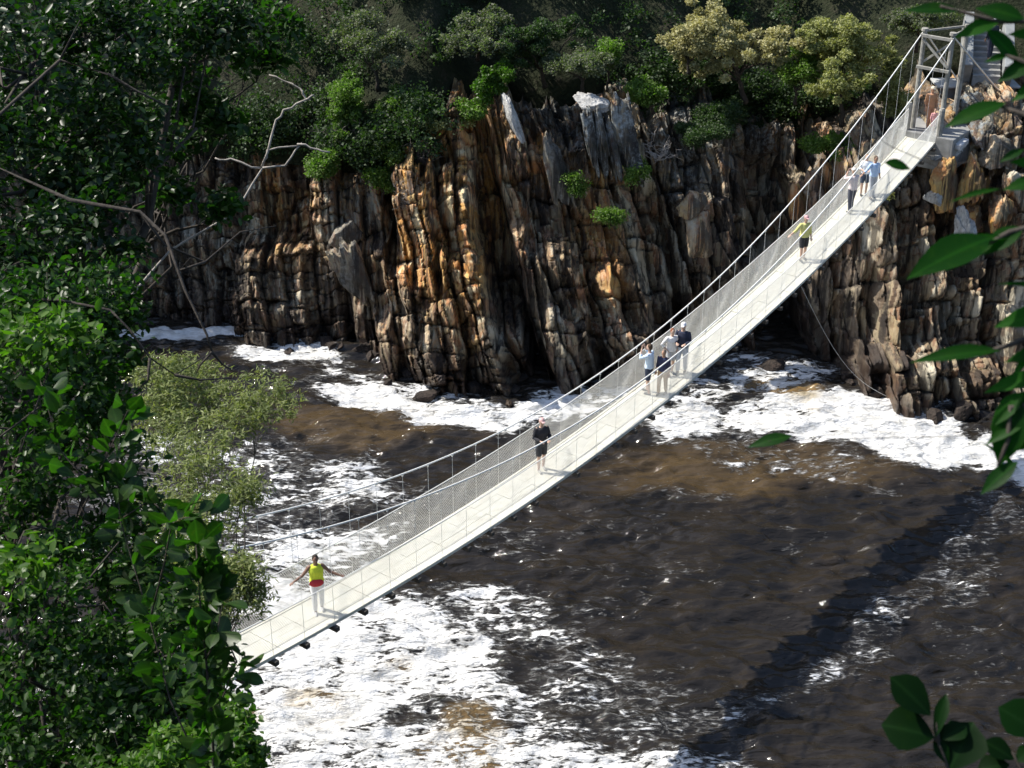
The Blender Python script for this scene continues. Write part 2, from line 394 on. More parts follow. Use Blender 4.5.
def macro(Xa, z):
    a = Xa + lean(Xa) * z + (fbm(Xa * .0 + z * .7, Xa * .3, 71, 3) - .5) * .7
    Yb = 63.4 + .28 * z + (fbm(Xa * .3, z * .3, 77, 3) - .5) * 1.2
    cave = sstep(PX(778), PX(790), Xa) * sstep(PX(826), PX(814), Xa)
    Yb = Yb + cave * 2.5
    zt_n = (h1(np.floor(Xa / .9 + vn(Xa, z * 0, 3)), 5) - .5) * .9 + (h1(np.floor(Xa / .37), 6) - .5) * .35
    for (p0, p1, t0, t1, y0, y1, sl) in PR:
        x0, x1 = PX(p0), PX(p1); f = np.clip((a - x0) / (x1 - x0), 0, 1)
        yf = y0 + (y1 - y0) * f + sl * z
        e = .1
        m = sstep(x0 - e, x0 + e, a) * sstep(x1 + e, x1 - e, a) * sstep(.16, -.05, z - (t0 + (t1 - t0) * f + zt_n * min(1, t0 / 3)))
        Yb = Yb + np.minimum(0, yf - Yb) * m
    for (p0, p1, dp) in ((510, 544, 1.9), (398, 413, 1.1), (668, 704, 1.5), (782, 828, 2.2), (872, 884, 1.0), (590, 602, .8), (336, 350, .9), (941, 950, 1.0)):
        Yb = Yb + dp * sstep(PX(p0) - .15, PX(p0) + .25, a) * sstep(PX(p1) + .15, PX(p1) - .25, a) * (.55 + .6 * vn(a * .3, z * .5, p0))
    return Yb
zcapf = lambda x: np.interp(x, [-70, PX(200), PX(330), PX(405), PX(450), PX(700), PX(780), PX(830), PX(900), 70], [8.8, 8.6, 8.4, 9.3, 11.0, 10.8, 9.2, 9.8, 11.2, 11.6])
cx = axis(-70, -22.5, 25, 70, .043, 60)
zz = np.arange(-1.2, 11.8, .05)
CXg, CZg = np.meshgrid(cx, zz, indexing='ij')
CZg = -1.2 + (CZg + 1.2) / 13.0 * (zcapf(CXg) + 1.2 + (fbm(CXg * .5, CXg * 0, 88, 3) - .5) * 1.6)
MY = macro(CXg, CZg)
k = np.hanning(9); k /= k.sum()
MY = np.apply_along_axis(lambda r: np.convolve(np.pad(r, 4, 'edge'), k, 'valid'), 0, MY)
MYs = np.apply_along_axis(lambda r: np.convolve(np.pad(r, 14, 'edge'), np.hanning(29) / np.hanning(29).sum(), 'valid'), 0, MY)
# even spacing along each profile
NR = 430
dl = np.sqrt(np.diff(CZg, axis=1) ** 2 + np.diff(MYs, axis=1) ** 2 * .9)
S = np.concatenate([np.zeros((len(cx), 1)), np.cumsum(dl, 1)], 1); S /= S[:, -1:]
ks = np.hanning(41); ks /= ks.sum()
S = np.apply_along_axis(lambda r: np.convolve(np.pad(r, 20, 'edge'), ks, 'valid'), 0, S)
q = np.linspace(0, 1, NR)
PZ = np.stack([np.interp(q, S[i], CZg[i]) for i in range(len(cx))])
PY = np.stack([np.interp(PZ[i], CZg[i], MY[i]) for i in range(len(cx))])
GX = np.repeat(cx[:, None], NR, 1)
def strata(Xa, Ya, Za, w, seed, L, jh):
    """offset of bedded blocks: tilted beds of width ~w cut by joints"""
    a = (Xa + L * Za + (fbm(Xa * .5, Za * .35, seed + 3, 3) - .5) * 1.1) / w
    a = a + (vn(a * .35, Za * 0, seed + 4) - .5) * 1.6
    ia = np.floor(a); fa = a - ia
    b = (Za + .55 * (Ya - 58) + (vn(Xa * 1.2, Za * .8, seed + 7) - .5) * .5 + .35 * (fa - .5) * (h1(ia, seed + 8) - .5)) / (jh * JFf(ia * w) * (.5 + 1.3 * h1(ia, seed + 1))) + 7 * h1(ia, seed + 2)
    ib = np.floor(b); fb = b - ib
    off = h2(ia, ib, seed + 5) * .5 + h1(ia, seed + 6) * .5
    tx = (h2(ia, ib, seed + 9) - .5); tz = (h2(ia, ib, seed + 10) - .5)
    d = (off - .5) + (tx * .7 + .42) * (fa - .5) + tz * (fb - .5) * .9
    ea = np.minimum(fa, 1 - fa) * 2; eb = np.minimum(fb, 1 - fb) * 2
    gr = np.maximum(np.exp(-(ea / .13) ** 2), .75 * np.exp(-(eb / .06) ** 2) * (h2(ia, ib, seed + 14) > .2))
    rnd = (1 - (1 - ea) ** 14) * (1 - (1 - eb) ** 16)
    return d, gr, rnd, h2(ia, ib, seed + 11), h1(ia, seed + 12)
JFf = lambda xa: np.interp(xa, [PX(200), PX(330), PX(350), PX(400), PX(430), PX(500), PX(540), PX(620), PX(680), PX(900), PX(960)], [.34, .34, .9, .5, .45, .55, 1.2, .5, 1.3, 1.1, .6]) * (.7 + .9 * h1(np.floor(xa / 1.7), 555))
L = lean(GX)
d1, g1, r1, c1, b1 = strata(GX, PY, PZ, 1.15, 100, L, 2.7)
d2, g2, r2, c2, b2 = strata(GX, PY, PZ, .44, 200, L, 1.5)
d3, g3, r3, c3, b3 = strata(GX, PY, PZ, .17, 300, L, .8)
det = d1 * 1.35 + (r1 - 1) * .45 + d2 * .85 + (r2 - 1) * .2 + d3 * .26 + (r3 - 1) * .06 + (fbm((GX + L * PZ) * .55, PZ * .5 + PY * .3, 57, 3) - .5) * 1.8
det = det + (fbm(GX * 3, PZ * 2 + PY, 51, 4) - .5) * .16
amp = np.interp(GX, [-30, -14, -7, -3, 30], [.7, .8, .75, 1, 1])
det = det * amp
crack = np.clip(g1 * .8 + g2 * .5, 0, 1) * (.4 + .6 * vn(GX * 1.5, PZ, 61))
V = np.stack([GX, PY - .82 * det, PZ + .5 * det], -1)
# top rim leans over into the slope behind
wet = sstep(2.3, .5, PZ + (fbm(GX * .8, PY * .5, 63, 3) - .5) * 1.8)
def og(px, py, r, am, sq=1.0):
    x = PX(px); z = 11.2 - (py - 130) / 26.0
    return am * np.exp(-(((GX - x) / (r / 23.6)) ** 2 + ((PZ - z) / (r * sq / 23.6)) ** 2))
orange = og(455, 205, 50, 1.8) + og(440, 270, 44, 1.5) + og(480, 250, 30, .9) + og(480, 300, 26, .5) + og(540, 205, 18, 1.0) + og(620, 190, 30, .45) + og(600, 250, 40, .45) + og(620, 310, 40, .5) + og(270, 260, 50, .6) + og(165, 190, 40, .7) \
    + og(460, 370, 50, .25) + og(945, 215, 30, .4) + og(990, 160, 50, .35) + og(325, 210, 20, .7) + og(830, 190, 30, .6) + og(490, 240, 20, .6) + .12
orange = orange * (.35 + 1.1 * vn(GX * 1.1 + 3, PZ * .8, 67)) * (.5 + c2)
lich = sstep(5.5, 8.5, PZ + (vn(GX * .7, PZ, 69) - .5) * 3) * .75 * (1 - np.clip(orange, 0, .9)) + .15
lich = lich * np.interp(GX, [-12, -6, 12, 15], [.5, 1, 1, .5])
blk = np.clip(c1 * .3 + c2 * .5 + c3 * .35 - .06, 0, 1)
cliff = raw_mesh('cliff', V.reshape(-1, 3), grid_faces(len(cx), NR), ROCK, False,
                 attrs={'blk': blk, 'wet': wet, 'orange': np.clip(orange, 0, 1), 'lichen': lich, 'crack': crack})
tag(cliff, kind='structure')
rimY = np.convolve(np.pad(V[:, -1, 1], 30, 'edge'), np.ones(61) / 61, 'valid')

# ------------------------------------------------------------------ slope above the cliff
hx = np.linspace(-150, 150, 261); hs = np.linspace(0, 1, 120) ** 1.4 * 120
HX, HS = np.meshgrid(hx, hs, indexing='ij')
rim0 = np.interp(hx, cx, rimY)[:, None]
def hill_z(x, s):
    n = (fbm(x * .12, s * .12, 81, 5) - .5)
    return zcapf(x) - .1 + s * 1.08 + n * np.minimum(6, s * .8) + (fbm(x * .8, s * .8, 85, 3) - .5) * .8 * sstep(0, 2, s)
HZ = hill_z(HX, HS); HY = rim0 - .6 + HS
HZ[:, 0] -= 1.2
hill = raw_mesh('hillside', np.stack([HX, HY, HZ], -1).reshape(-1, 3), grid_faces(261, 120), HILL, True)
tag(hill, kind='structure')
def ground_far(x, y):
    r = float(np.interp(x, cx, rimY)) - .6; s = max(0.0, y - r)
    return float(hill_z(np.array([x], float), np.array([s], float))[0])

# near bank the photographer stands on
nx = np.linspace(-90, 90, 181); ny = np.linspace(-60, 34, 120)
NX, NY = np.meshgrid(nx, ny, indexing='ij')
def near_z(x, y):
    b = 28.3 - 1.12 * np.maximum(y, 0) + np.maximum(-y, 0) * .4
    b = b + sstep(-3.5, -9, x) * 2.0 * sstep(0, 5, y) - sstep(3, 12, x) * 1.0
    return b + (fbm(x * .3, y * .3, 91, 4) - .5) * 1.6
NZ = np.maximum(near_z(NX, NY), -2.5)
bank = raw_mesh('near_bank', np.stack([NX, NY, NZ], -1).reshape(-1, 3), grid_faces(181, 120), HILL, True)
tag(bank, kind='structure')
def gz(x, y): return float(near_z(np.array([x], float), np.array([y], float))[0])

# ------------------------------------------------------------------ loose rocks
def rock(name, c, size, mat, label, cat, seed, rot=(0, 0, 0), sharp=.35, group=None, strat=0):
    """angular weathered block: a subdivided box cut by random planes"""
    rg = np.random.default_rng(seed); n = 22
    g = np.linspace(-1, 1, n); P = []; F = []; idx = {}
    for ax in range(3):
        for sgn in (-1, 1):
            A, B = np.meshgrid(g, g, indexing='ij'); Q = np.zeros((n, n, 3))
            o = [i for i in range(3) if i != ax]; Q[..., o[0]] = A; Q[..., o[1]] = B; Q[..., ax] = sgn
            ff = grid_faces(n, n) + len(P) * n * n
            if (sgn > 0) == (ax == 1): ff = ff[:, ::-1]
            P.append(Q.reshape(-1, 3)); F.append(ff)
    P = np.concatenate(P); F = np.concatenate(F)
    _, inv_i, inv = np.unique(np.round(P, 5), axis=0, return_index=True, return_inverse=True)
    P = P[inv_i]; F = inv.ravel()[F]
    l = np.linalg.norm(P, axis=1, keepdims=True); P = P * (1 - sharp) + P / l * 1.15 * sharp
    for _ in range(9):
        d = rg.normal(size=3); d /= np.linalg.norm(d); k = .62 + .3 * rg.random()
        s = P @ d; P = P - np.maximum(0, s - k)[:, None] * d * .92
    P = P + (np.abs(fbm(P[:, 0:1] * 5 + seed, P[:, 2:3] * 5 + P[:, 1:2] * 4, seed + 50, 3) - .5) - .1) * -.35 * P
    nz = fbm(P[:, 0] * 2.2 + P[:, 2] * 1.3 + seed, P[:, 1] * 2.2 + P[:, 2] * 1.7, seed, 4) - .5
    P = P * (1 + nz[:, None] * .22)
    if strat:
        sl = np.floor((P[:, 0] + .1 * nz) * strat); P[:, 2] += (h1(sl, seed) - .5) * .3; P[:, 1] *= 1 - .12 * h1(sl, seed + 1)
    P = P * (np.array(size) / 2)
    M = np.array(Matrix.Rotation(rot[2], 3, 'Z') @ Matrix.Rotation(rot[1], 3, 'Y') @ Matrix.Rotation(rot[0], 3, 'X'))
    P = P @ M.T
    at_ = None
    if isinstance(mat, tuple):
        q_ = vn(P[:, 0] * 3 + seed, P[:, 2] * 1.2, seed) * .35 + h1(np.floor(P[:, 0] * 5 + P[:, 1] * 2), seed) * .3
        at_ = {'blk': np.clip(mat[0] - .3 + q_, 0, 1), 'orange': np.full(len(P), mat[1]), 'lichen': np.full(len(P), mat[2]), 'wet': np.zeros(len(P)), 'crack': np.zeros(len(P))}; mat = ROCK
    o = raw_mesh(name, P, F, mat, False, loc=c, attrs=at_)
    return tag(o, label, cat, group)

# ------------------------------------------------------------------ bridge
BX0, BY0, BAZ = -3.2076, 32.3978, .6513
BD = Vector((math.sin(BAZ), math.cos(BAZ), 0)); BN = Vector((math.cos(BAZ), -math.sin(BAZ), 0))
BW = 1.13
S0, S1 = -16.0, 33.4
def zdeck(s): return CAMZ - 22.6006 - .078 * s + .0053 * s * s
def zcab(s): return CAMZ - 20.2405 - .2282 * s + .0117 * s * s - .3 * max(0.0, (s - 22) / 11) ** 2
def bp(s, off, z): return Vector((BX0, BY0, 0)) + BD * s + BN * off + Vector((0, 0, z))
bridge = empty('suspension_bridge', bp(S1, 0, zdeck(S1)), 'long narrow suspension footbridge with pale deck, wire netting and timber tower over the river', 'footbridge')
BO = bridge.location.copy()
def bl(s, off, z): return bp(s, off, z) - BO
svals = np.linspace(S0, S1, 142)
sh_extra = lambda s: 0.0
# deck: five long boards cut every few metres, butted with small gaps
mb = MB(); nb = 5; bw = BW / nb
seg = np.linspace(S0, S1, 48)
for i in range(len(seg) - 1):
    for j in range(nb):
        o = -BW / 2 + bw * (j + .5); g = .003 + .006 * random.random(); dz = random.uniform(-.006, .006)
        a = bl(seg[i] + .008, o, zdeck(seg[i]) + dz); b = bl(seg[i + 1] - .004, o, zdeck(seg[i + 1]) + dz)
        mb.bar(a, b, bw - g, .045)
deck = mb.build('deck', DECK, bridge)
for sgn in (-1, 1):
    mb = MB()
    for i in range(len(seg) - 1):
        mb.bar(bl(seg[i], sgn * (BW / 2 + .035), zdeck(seg[i]) - .01), bl(seg[i + 1], sgn * (BW / 2 + .035), zdeck(seg[i + 1]) - .01), .06, .1)
    mb.build('edge_beam', DECK, bridge)
hs_ = [S0 + .9 + 1.03 * i for i in range(48)]
hs_ = [s for s in hs_ if s < S1 - .3]
for i, s in enumerate(hs_):
    mb = MB(); mb.bar(bl(s, -BW / 2 - .16, zdeck(s) - .13), bl(s, BW / 2 + .2, zdeck(s) - .13), .13, .13)
    mb.build('cross_beam', DARKWOOD, bridge, bevel=.01)
    for sgn in (-1, 1):
        mb = MB(); mb.tube([bl(s, sgn * (BW / 2 + .09), zdeck(s) - .12), bl(s, sgn * (BW / 2 + .09), max(zcab(s), zdeck(s) + 1.3))], .0055, 5)
        if zcab(s) > zdeck(s) + .5: mb.ball(bl(s, sgn * (BW / 2 + .09), zcab(s) - .03), (.03, .03, .05), 6, 4)
        mb.build('hanger', STEEL, bridge)
for sgn in (-1, 1):
    off = sgn * (BW / 2 + .09)
    mb = MB()
    st = list(np.linspace(S0, S1 - .4, 90)); mb.tube([bl(s, off, zcab(s)) for s in st], .022, 8)
    sec = MB()
    mc = mb.build('main_cable', STEEL, bridge, smooth=True)
    mb = MB(); st = list(np.linspace(S0, S1 - .75, 80))
    mb.tube([bl(s, off, zdeck(s) + 1.18) for s in st], .014, 6)
    mb.build('handrail', STEEL, bridge, smooth=True)
    # netting: crossing diagonal wires
    NV = []; NF = []; n = 0; H = 1.17; p = .06; r = .0044
    ss = np.arange(S0, S1 - .75, p)
    for dr in (-1, 1):
        for j in range(3):
            pass
    a0 = []; a1 = []
    for dr in (-1, 1):
        for s in ss:
            # wobble so that the mesh is not perfectly flat
            bz = .03 * math.sin(s * 2.1) + .02 * math.sin(s * 5.3)
            s2 = s + dr * H * .62
            pts = []
            for f in (0, .5, 1):
                sq = min(max(s + (s2 - s) * f, S0), S1 - .75)
                pts.append(bl(sq, off + sgn * (-.015 + bz * math.sin(math.pi * f)), zdeck(sq) + .03 + H * f))
            for a, b in zip(pts[:-1], pts[1:]):
                for kx, kz in ((r, 0), (-r * .5, r * .86), (-r * .5, -r * .86)):
                    a0.append(a + BN * kx + BD * kz); a0.append(b + BN * kx + BD * kz)
    A = np.array([tuple(v) for v in a0]); m = len(A) // 6; bI = np.arange(m)[:, None] * 6
    Fq = np.concatenate([bI + np.array([0, 1, 3, 2]), bI + np.array([2, 3, 5, 4]), bI + np.array([4, 5, 1, 0])])
    raw_mesh('netting', A, Fq, NETM, False, parent=bridge)
    # end post
    pb = MB(); s = S1 - .75; z = zdeck(s)
    pb.tube([bl(s, off + sgn * .04, z - .9), bl(s, off + sgn * .04, z + 1.3), bl(s, off + sgn * .04, z + 1.38)], [.14, .13, .09], 10)
    pb.build('end_post', WOODG, bridge, smooth=False)
# towers
for (s, hh, sg) in ((S1 - .4, None, 1), (S0 - .2, None, -1)):
    zd = zdeck(s); zt = zcab(s) + .06
    tw = bpy.data.objects.new('tower', None); COL.objects.link(tw); tw.parent = bridge; tw.location = bl(s, 0, zd)
    if sg < 0: tw['label'] = 'timber tower at the near end of the bridge'
    TO = bp(s, 0, zd)
    def tl(ds, o, z): return bp(s + ds * sg, o, z) - TO
    hw = BW / 2 + (.02 if sg > 0 else .1)
    for k in (-1, 1):
        mb = MB(); mb.tube([tl(0, k * hw, zd - 1.6), tl(0, k * hw, zt - .5), tl(0, k * hw, zt)], [.11, .095, .09], 10); mb.tube([tl(0, k * hw, zt), tl(0, k * hw, zt + .1)], [.15, .14], 10)
        mb.build('tower_post', WOODG, tw)
    mb = MB(); mb.bar(tl(-.16, -hw - .1, zt - .16), tl(-.16, hw + .1, zt - .16), .1, .12); mb.build('crossbar', WOODG, tw, bevel=.01)
    mb = MB(); mb.bar(tl(-.16, -hw - .1, zt - 1.42), tl(-.16, hw + .1, zt - 1.42), .1, .12); mb.build('crossbar', WOODG, tw, bevel=.01)
    for k in (-1, 1):
        mb = MB(); mb.bar(tl(-.05 + .07 * k, -k * hw, zt - 1.3), tl(-.05 + .07 * k, k * hw, zt - .3), .07, .09); mb.build('brace', WOODG, tw, bevel=.008)
        mb = MB(); mb.bar(tl(.05, k * hw, zt - .02), tl(1.5, .55 + .12 * k, zt + .02), .07, .08); mb.build('strut', WOODG, tw, bevel=.008)
        mb = MB(); mb.tube([tl(.1, k * hw, zt - .1), tl(5.5, k * hw * 1.5, zd + .6)], .034, 8); mb.build('backstay', STEEL, tw)
    mb = MB(); mb.tube([tl(1.5, .55, zd - .8), tl(1.5, .55, zt + .12)], [.12, .11], 10); mb.build('back_post', WOODG, tw)
# side guy wires down to the water's edge
for (a, b) in ((bl(21.5, BW / 2 + .1, zdeck(21.5) - .1), at(886, 396, .6) - BO),):
    mb = MB(); pts = [a.lerp(b, f) - Vector((0, 0, .8 * math.sin(math.pi * f))) for f in np.linspace(0, 1, 12)]
    mb.tube(pts, .008, 6); mb.build('guy_wire', STEEL, bridge)
mb = MB(); mb.tube([bl(-6.35, BW / 2 + .08, zdeck(-6.35) - .1), bl(-7.5, -BW / 2 - .05, zdeck(-7.5) + 1.5)], .02, 6); mb.build('diagonal_stay', STEEL, bridge)

# ------------------------------------------------------------------ people
def person(loc, face, label, H=1.72, arms='down', top=(.05, .05, .06), sleeve=1, legs=('shorts', (.04, .04, .05)), skin=SKIN, hair=(.05, .035, .025),
           hat=None, stride=.16, bag=None, lean_f=0.0, cat='person', extra=None, shoe=(.1, .1, .1)):
    k = H / 1.75
    root = empty('person', loc, label, cat, None, face)
    def P(x, y, z): return Vector((x * k, (y + lean_f * max(0, z - .9)) * k, z * k))
    pel = P(0, 0, .95); wai = P(0, .0, 1.08); che = P(0, .01, 1.30); sho = P(0, 0, 1.43); nek = P(0, .01, 1.50); hd = P(0, .03, 1.645)
    body = MB()
    tor = [P(0, 0, .86), pel, wai, P(0, 0, 1.2), che, P(0, 0, 1.41), P(0, 0, 1.47)]
    tr = [(.12, .1), (.165, .115), (.14, .1), (.15, .105), (.17, .115), (.15, .09), (.07, .06)]
    trk = [(a * k, b * k) for a, b in tr]
    body.tube(tor, trk, 14, side=(1, 0, 0)); body.tube([P(0, 0, 1.44), P(0, .02, 1.58)], [.058 * k, .05 * k], 10)
    body.ball(hd, (.074 * k, .092 * k, .112 * k), 14, 10); body.ball(hd + P(0, .03, -.06), (.05 * k, .055 * k, .055 * k), 10, 7)
    body.tube([hd + Vector((0, .085, .012)) * k, hd + Vector((0, .108, -.022)) * k], [.011 * k, .016 * k], 6)
    for sx in (-1, 1): body.ball(hd + Vector((sx * .076, -.005, -.005)) * k, (.012 * k, .022 * k, .032 * k), 6, 5)
    LEG = []; ARM = []
    for sx in (-1, 1):
        fy = stride * sx * .5
        hip = P(sx * .09, 0, .92); kn = P(sx * .1, fy * .6 + .03, .5); an = P(sx * .1, fy, .09)
        body.tube([P(sx * .075, 0, .98), hip, hip.lerp(kn, .5), kn, kn.lerp(an, .35), an, an - Vector((0, 0, .04 * k))], [q * k for q in (.1, .095, .078, .056, .057, .037, .04)], 10)
        body.tube([an + Vector((0, -.05, -.05)) * k, an + Vector((0, .06, -.055)) * k, an + Vector((0, .17, -.068)) * k], [q * k for q in (.036, .038, .026)], 8)
        LEG.append((hip, kn, an))
        s_ = P(sx * .175, 0, 1.41)
        if arms == 'down': el = P(sx * .235, -.03, 1.13); wr = P(sx * .245, .06, .89)
        elif arms == 'rail': el = P(sx * .36, .03, 1.2); wr = P(sx * .60, .14, 1.12)
        elif arms == 'camera': el = P(sx * .27, .2, 1.33); wr = P(sx * .1, .24, 1.58)
        elif arms == 'front': el = P(sx * .25, .04, 1.15); wr = P(sx * .13, .27, 1.14)
        elif arms == 'hip': el = P(sx * .36, -.05, 1.17); wr = P(sx * .2, .05, 1.0)
        elif arms == 'one_rail':
            if sx > 0: el = P(.38, .03, 1.2); wr = P(.6, .1, 1.1)
            else: el = P(-.235, -.03, 1.13); wr = P(-.245, .06, .89)
        body.tube([P(sx * .13, 0, 1.42), s_, s_.lerp(el, .5), el, el.lerp(wr, .3), wr], [q * k for q in (.06, .06, .048, .04, .039, .027)], 9)
        ARM.append((s_, el, wr))
        fd = (wr - el).normalized(); up = Vector((0, 0, 1)) if abs(fd.z) < .8 else Vector((0, 1, 0)); sd = fd.cross(up).normalized()
        palm = wr + fd * .05 * k
        body.tube([wr, palm, wr + fd * .095 * k], [(.024 * k, .018 * k), (.042 * k, .018 * k), (.042 * k, .015 * k)], 8, side=sd)
        bend = fd.cross(sd).normalized()
        for fi, (o, ln) in enumerate(((-.033, .06), (-.011, .075), (.011, .07), (.032, .052))):
            b0 = wr + fd * .085 * k + sd * o * k
            body.tube([b0, b0 + (fd * .5 * ln + bend * .008) * k, b0 + (fd * .85 * ln + bend * .03) * k], [.0095 * k, .009 * k, .008 * k], 6)
        b0 = wr + fd * .03 * k - sd * .03 * k
        body.tube([b0, b0 + (fd * .03 - sd * .025) * k, b0 + (fd * .06 - sd * .03) * k], [.013 * k, .011 * k, .009 * k], 6)
    body.build('body', skin, root, remesh=.0105 * k, relax=2)
    # eyes
    for sx in (-1, 1):
        e = MB(); e.ball(hd + Vector((sx * .03, .082, .012)) * k, (.011 * k, .009 * k, .008 * k), 8, 6); e.build('eye', cloth((.03, .025, .02)), root, smooth=True)
    # shirt
    m = MB(); g = 1.13
    m.tube([P(0, 0, .93), P(0, 0, 1.0), wai, P(0, 0, 1.2), che, P(0, 0, 1.42), P(0, 0, 1.465)], [(a * g * k + .006, b * g * k + .008) for a, b in ((.165, .12), (.165, .12), (.148, .11), (.155, .11), (.172, .118), (.15, .092), (.075, .06))], 16, side=(1, 0, 0))
    if sleeve > 0:
        for (s_, el, wr) in ARM:
            pts = [s_.lerp(P(0, 0, 1.4), .4), s_, s_.lerp(el, .55 if sleeve < 1 else .5)]; rr = [.07, .072, .062]
            if sleeve >= 1: pts += [el, el.lerp(wr, .45)]; rr += [.056, .052]
            if sleeve >= 2: pts += [el.lerp(wr, .93)]; rr += [.042]
            m.tube(pts, [q * k for q in rr], 10)
    m.build('shirt' if sleeve < 2 else 'jacket', cloth(top), root, remesh=.013, relax=2)
    if legs:
        m = MB(); m.tube([P(0, 0, .84), P(0, 0, .93), P(0, 0, 1.05)], [(.15 * k, .115 * k), (.178 * k, .13 * k), (.152 * k, .112 * k)], 14, side=(1, 0, 0))
        for hip, kn, an in LEG:
            if legs[0] == 'shorts': m.tube([hip + Vector((0, 0, .05)), hip.lerp(kn, .5), hip.lerp(kn, .92)], [q * k for q in (.105, .1, .088)], 10)
            else: m.tube([hip + Vector((0, 0, .05)), hip.lerp(kn, .5), kn, kn.lerp(an, .5), kn.lerp(an, .95)], [q * k for q in (.108, .095, .075, .07, .062)], 10)
        if legs[0] == 'skirt': m.tube([P(0, 0, .92), P(0, 0, .6)], [(.18 * k, .14 * k), (.23 * k, .2 * k)], 14, side=(1, 0, 0))
        m.build('shorts' if legs[0] == 'shorts' else 'trousers', cloth(legs[1]), root, remesh=.013, relax=2)
    for hip, kn, an in LEG:
        m = MB(); m.tube([an + Vector((0, -.065, -.055)) * k, an + Vector((0, .05, -.052)) * k, an + Vector((0, .18, -.066)) * k], [q * k for q in (.041, .046, .03)], 8)
        m.build('shoe', cloth(shoe), root, remesh=.012, relax=1)
    if hat:
        m = MB(); m.ball(hd + Vector((0, -.004, .055)) * k, (.088 * k, .102 * k, .078 * k), 14, 8)
        m.tube([hd + Vector((0, .05, .055)) * k, hd + Vector((0, .17, .035)) * k], [(.075 * k, .012 * k), (.05 * k, .008 * k)], 10, side=(1, 0, 0))
        m.build('cap', cloth(hat), root, remesh=.009, relax=2)
    if hair:
        m = MB(); m.ball(hd + Vector((0, -.022, .028)) * k, (.084 * k, .09 * k, .1 * k), 14, 9)
        m.ball(hd + Vector((0, -.05, -.03)) * k, (.07 * k, .05 * k, .08 * k), 12, 8)
        m.build('hair', cloth(hair), root, remesh=.01, relax=2)
    if bag:
        m = MB(); c = P(.02, .13, .98); m.ball(c, (.2 * k, .08 * k, .11 * k), 14, 8)
        m.build('waist_bag' if bag[1] else 'backpack', cloth(bag[0]), root, remesh=.014, relax=3)
    if arms == 'camera':
        m = MB(); m.box(P(0, .27, 1.63), (.13 * k, .04 * k, .08 * k)); m.tube([P(0, .28, 1.63), P(0, .34, 1.63)], .032 * k, 10); m.build('camera', cloth((.02, .02, .02)), root)
    if extra: extra(root, P, k)
    return root
def on_deck(px, py, off):
    lo, hi = S0, S1
    for _ in range(60):
        s = (lo + hi) / 2; p = bp(s, off, zdeck(s)); t = p.y * cT + (CAMZ - p.z) * sT
        if 512 + FPX * p.x / t < px: lo = s
        else: hi = s
    return bp(s, off, zdeck(s) + .028)
AL = -BAZ   # facing along the bridge towards the far side
person(on_deck(319, 612, 0), R(180) + .25, 'woman in lime yellow top, red waist bag and white trousers, arms spread to both rails', 1.66, 'rail', (.62, .72, .05), 0, ('trousers', (.78, .78, .8)), SKIN2, (.03, .02, .015), bag=((.42, .03, .04), True), stride=.2, shoe=(.6, .6, .6))
person(on_deck(541, 470, -.15), R(180) + .35, 'person alone at mid bridge in black jacket and dark shorts with pinkish cap', 1.74, 'front', (.03, .03, .035), 2, ('shorts', (.05, .05, .055)), SKIN3, (.4, .3, .22), hat=(.62, .4, .38), shoe=(.5, .48, .45))
person(on_deck(648, 402, -.1), 1.05, 'person in pale blue shirt and dark shorts raising both hands to the face', 1.74, 'camera', (.6, .72, .85), 1, ('shorts', (.03, .04, .07)), SKIN3, (.08, .05, .03))
person(on_deck(662, 400, .3), R(150), 'person in navy top and tan trousers beside the pale blue shirted photographer', 1.58, 'down', (.03, .035, .08), 1, ('trousers', (.4, .26, .14)), SKIN, (.16, .12, .09), stride=.2)
person(on_deck(670, 389, -.15), R(200), 'auburn haired person in white shirt and grey shorts, half hidden in the group of four', 1.66, 'hip', (.8, .78, .76), 1, ('shorts', (.45, .45, .47)), SKIN3, (.22, .07, .03))
person(on_deck(681, 380, 0.1), R(160), 'tall person in navy jacket, pale cap and light grey trousers in the group of four', 1.82, 'front', (.025, .03, .06), 2, ('trousers', (.5, .54, .6)), SKIN3, (.5, .5, .5), hat=(.72, .72, .76))
person(on_deck(802, 262, -.1), R(195), 'person walking alone in yellow shirt and black shorts with pink cap', 1.74, 'one_rail', (.62, .6, .22), 1, ('shorts', (.03, .03, .035)), SKIN3, (.3, .2, .12), hat=(.6, .35, .35))
person(on_deck(850, 209, -.1), .5, 'person in pinkish white shirt and dark grey trousers with hands raised to the face', 1.76, 'camera', (.72, .62, .6), 1, ('trousers', (.07, .075, .1)), SKIN3, (.35, .25, .18), hat=(.7, .66, .6))
person(on_deck(863, 203, -.25), R(170), 'person in white top and dark shorts between two others near the bridge far end', 1.62, 'front', (.78, .8, .82), 1, ('shorts', (.06, .08, .12)), SKIN3, (.25, .16, .1))
person(on_deck(871, 204, .15), R(200), 'person in light blue shirt and grey trousers, rightmost of three near the bridge far end', 1.7, 'one_rail', (.45, .6, .82), 1, ('trousers', (.42, .45, .5)), SKIN, (.12, .09, .07))
person(on_deck(928, 136, -.1), R(190), 'person in orange brown clothes and cream hat between the bridge end posts', 1.72, 'down', (.5, .26, .14), 1, ('trousers', (.42, .24, .14)), SKIN, (.2, .12, .08), hat=(.8, .68, .5), stride=.3)
person(on_deck(932, 133, .25), R(190), 'small child in pink in front of the adult between the end posts', 1.05, 'down', (.7, .35, .35), 1, ('shorts', (.5, .2, .2)), SKIN3, (.2, .12, .08))

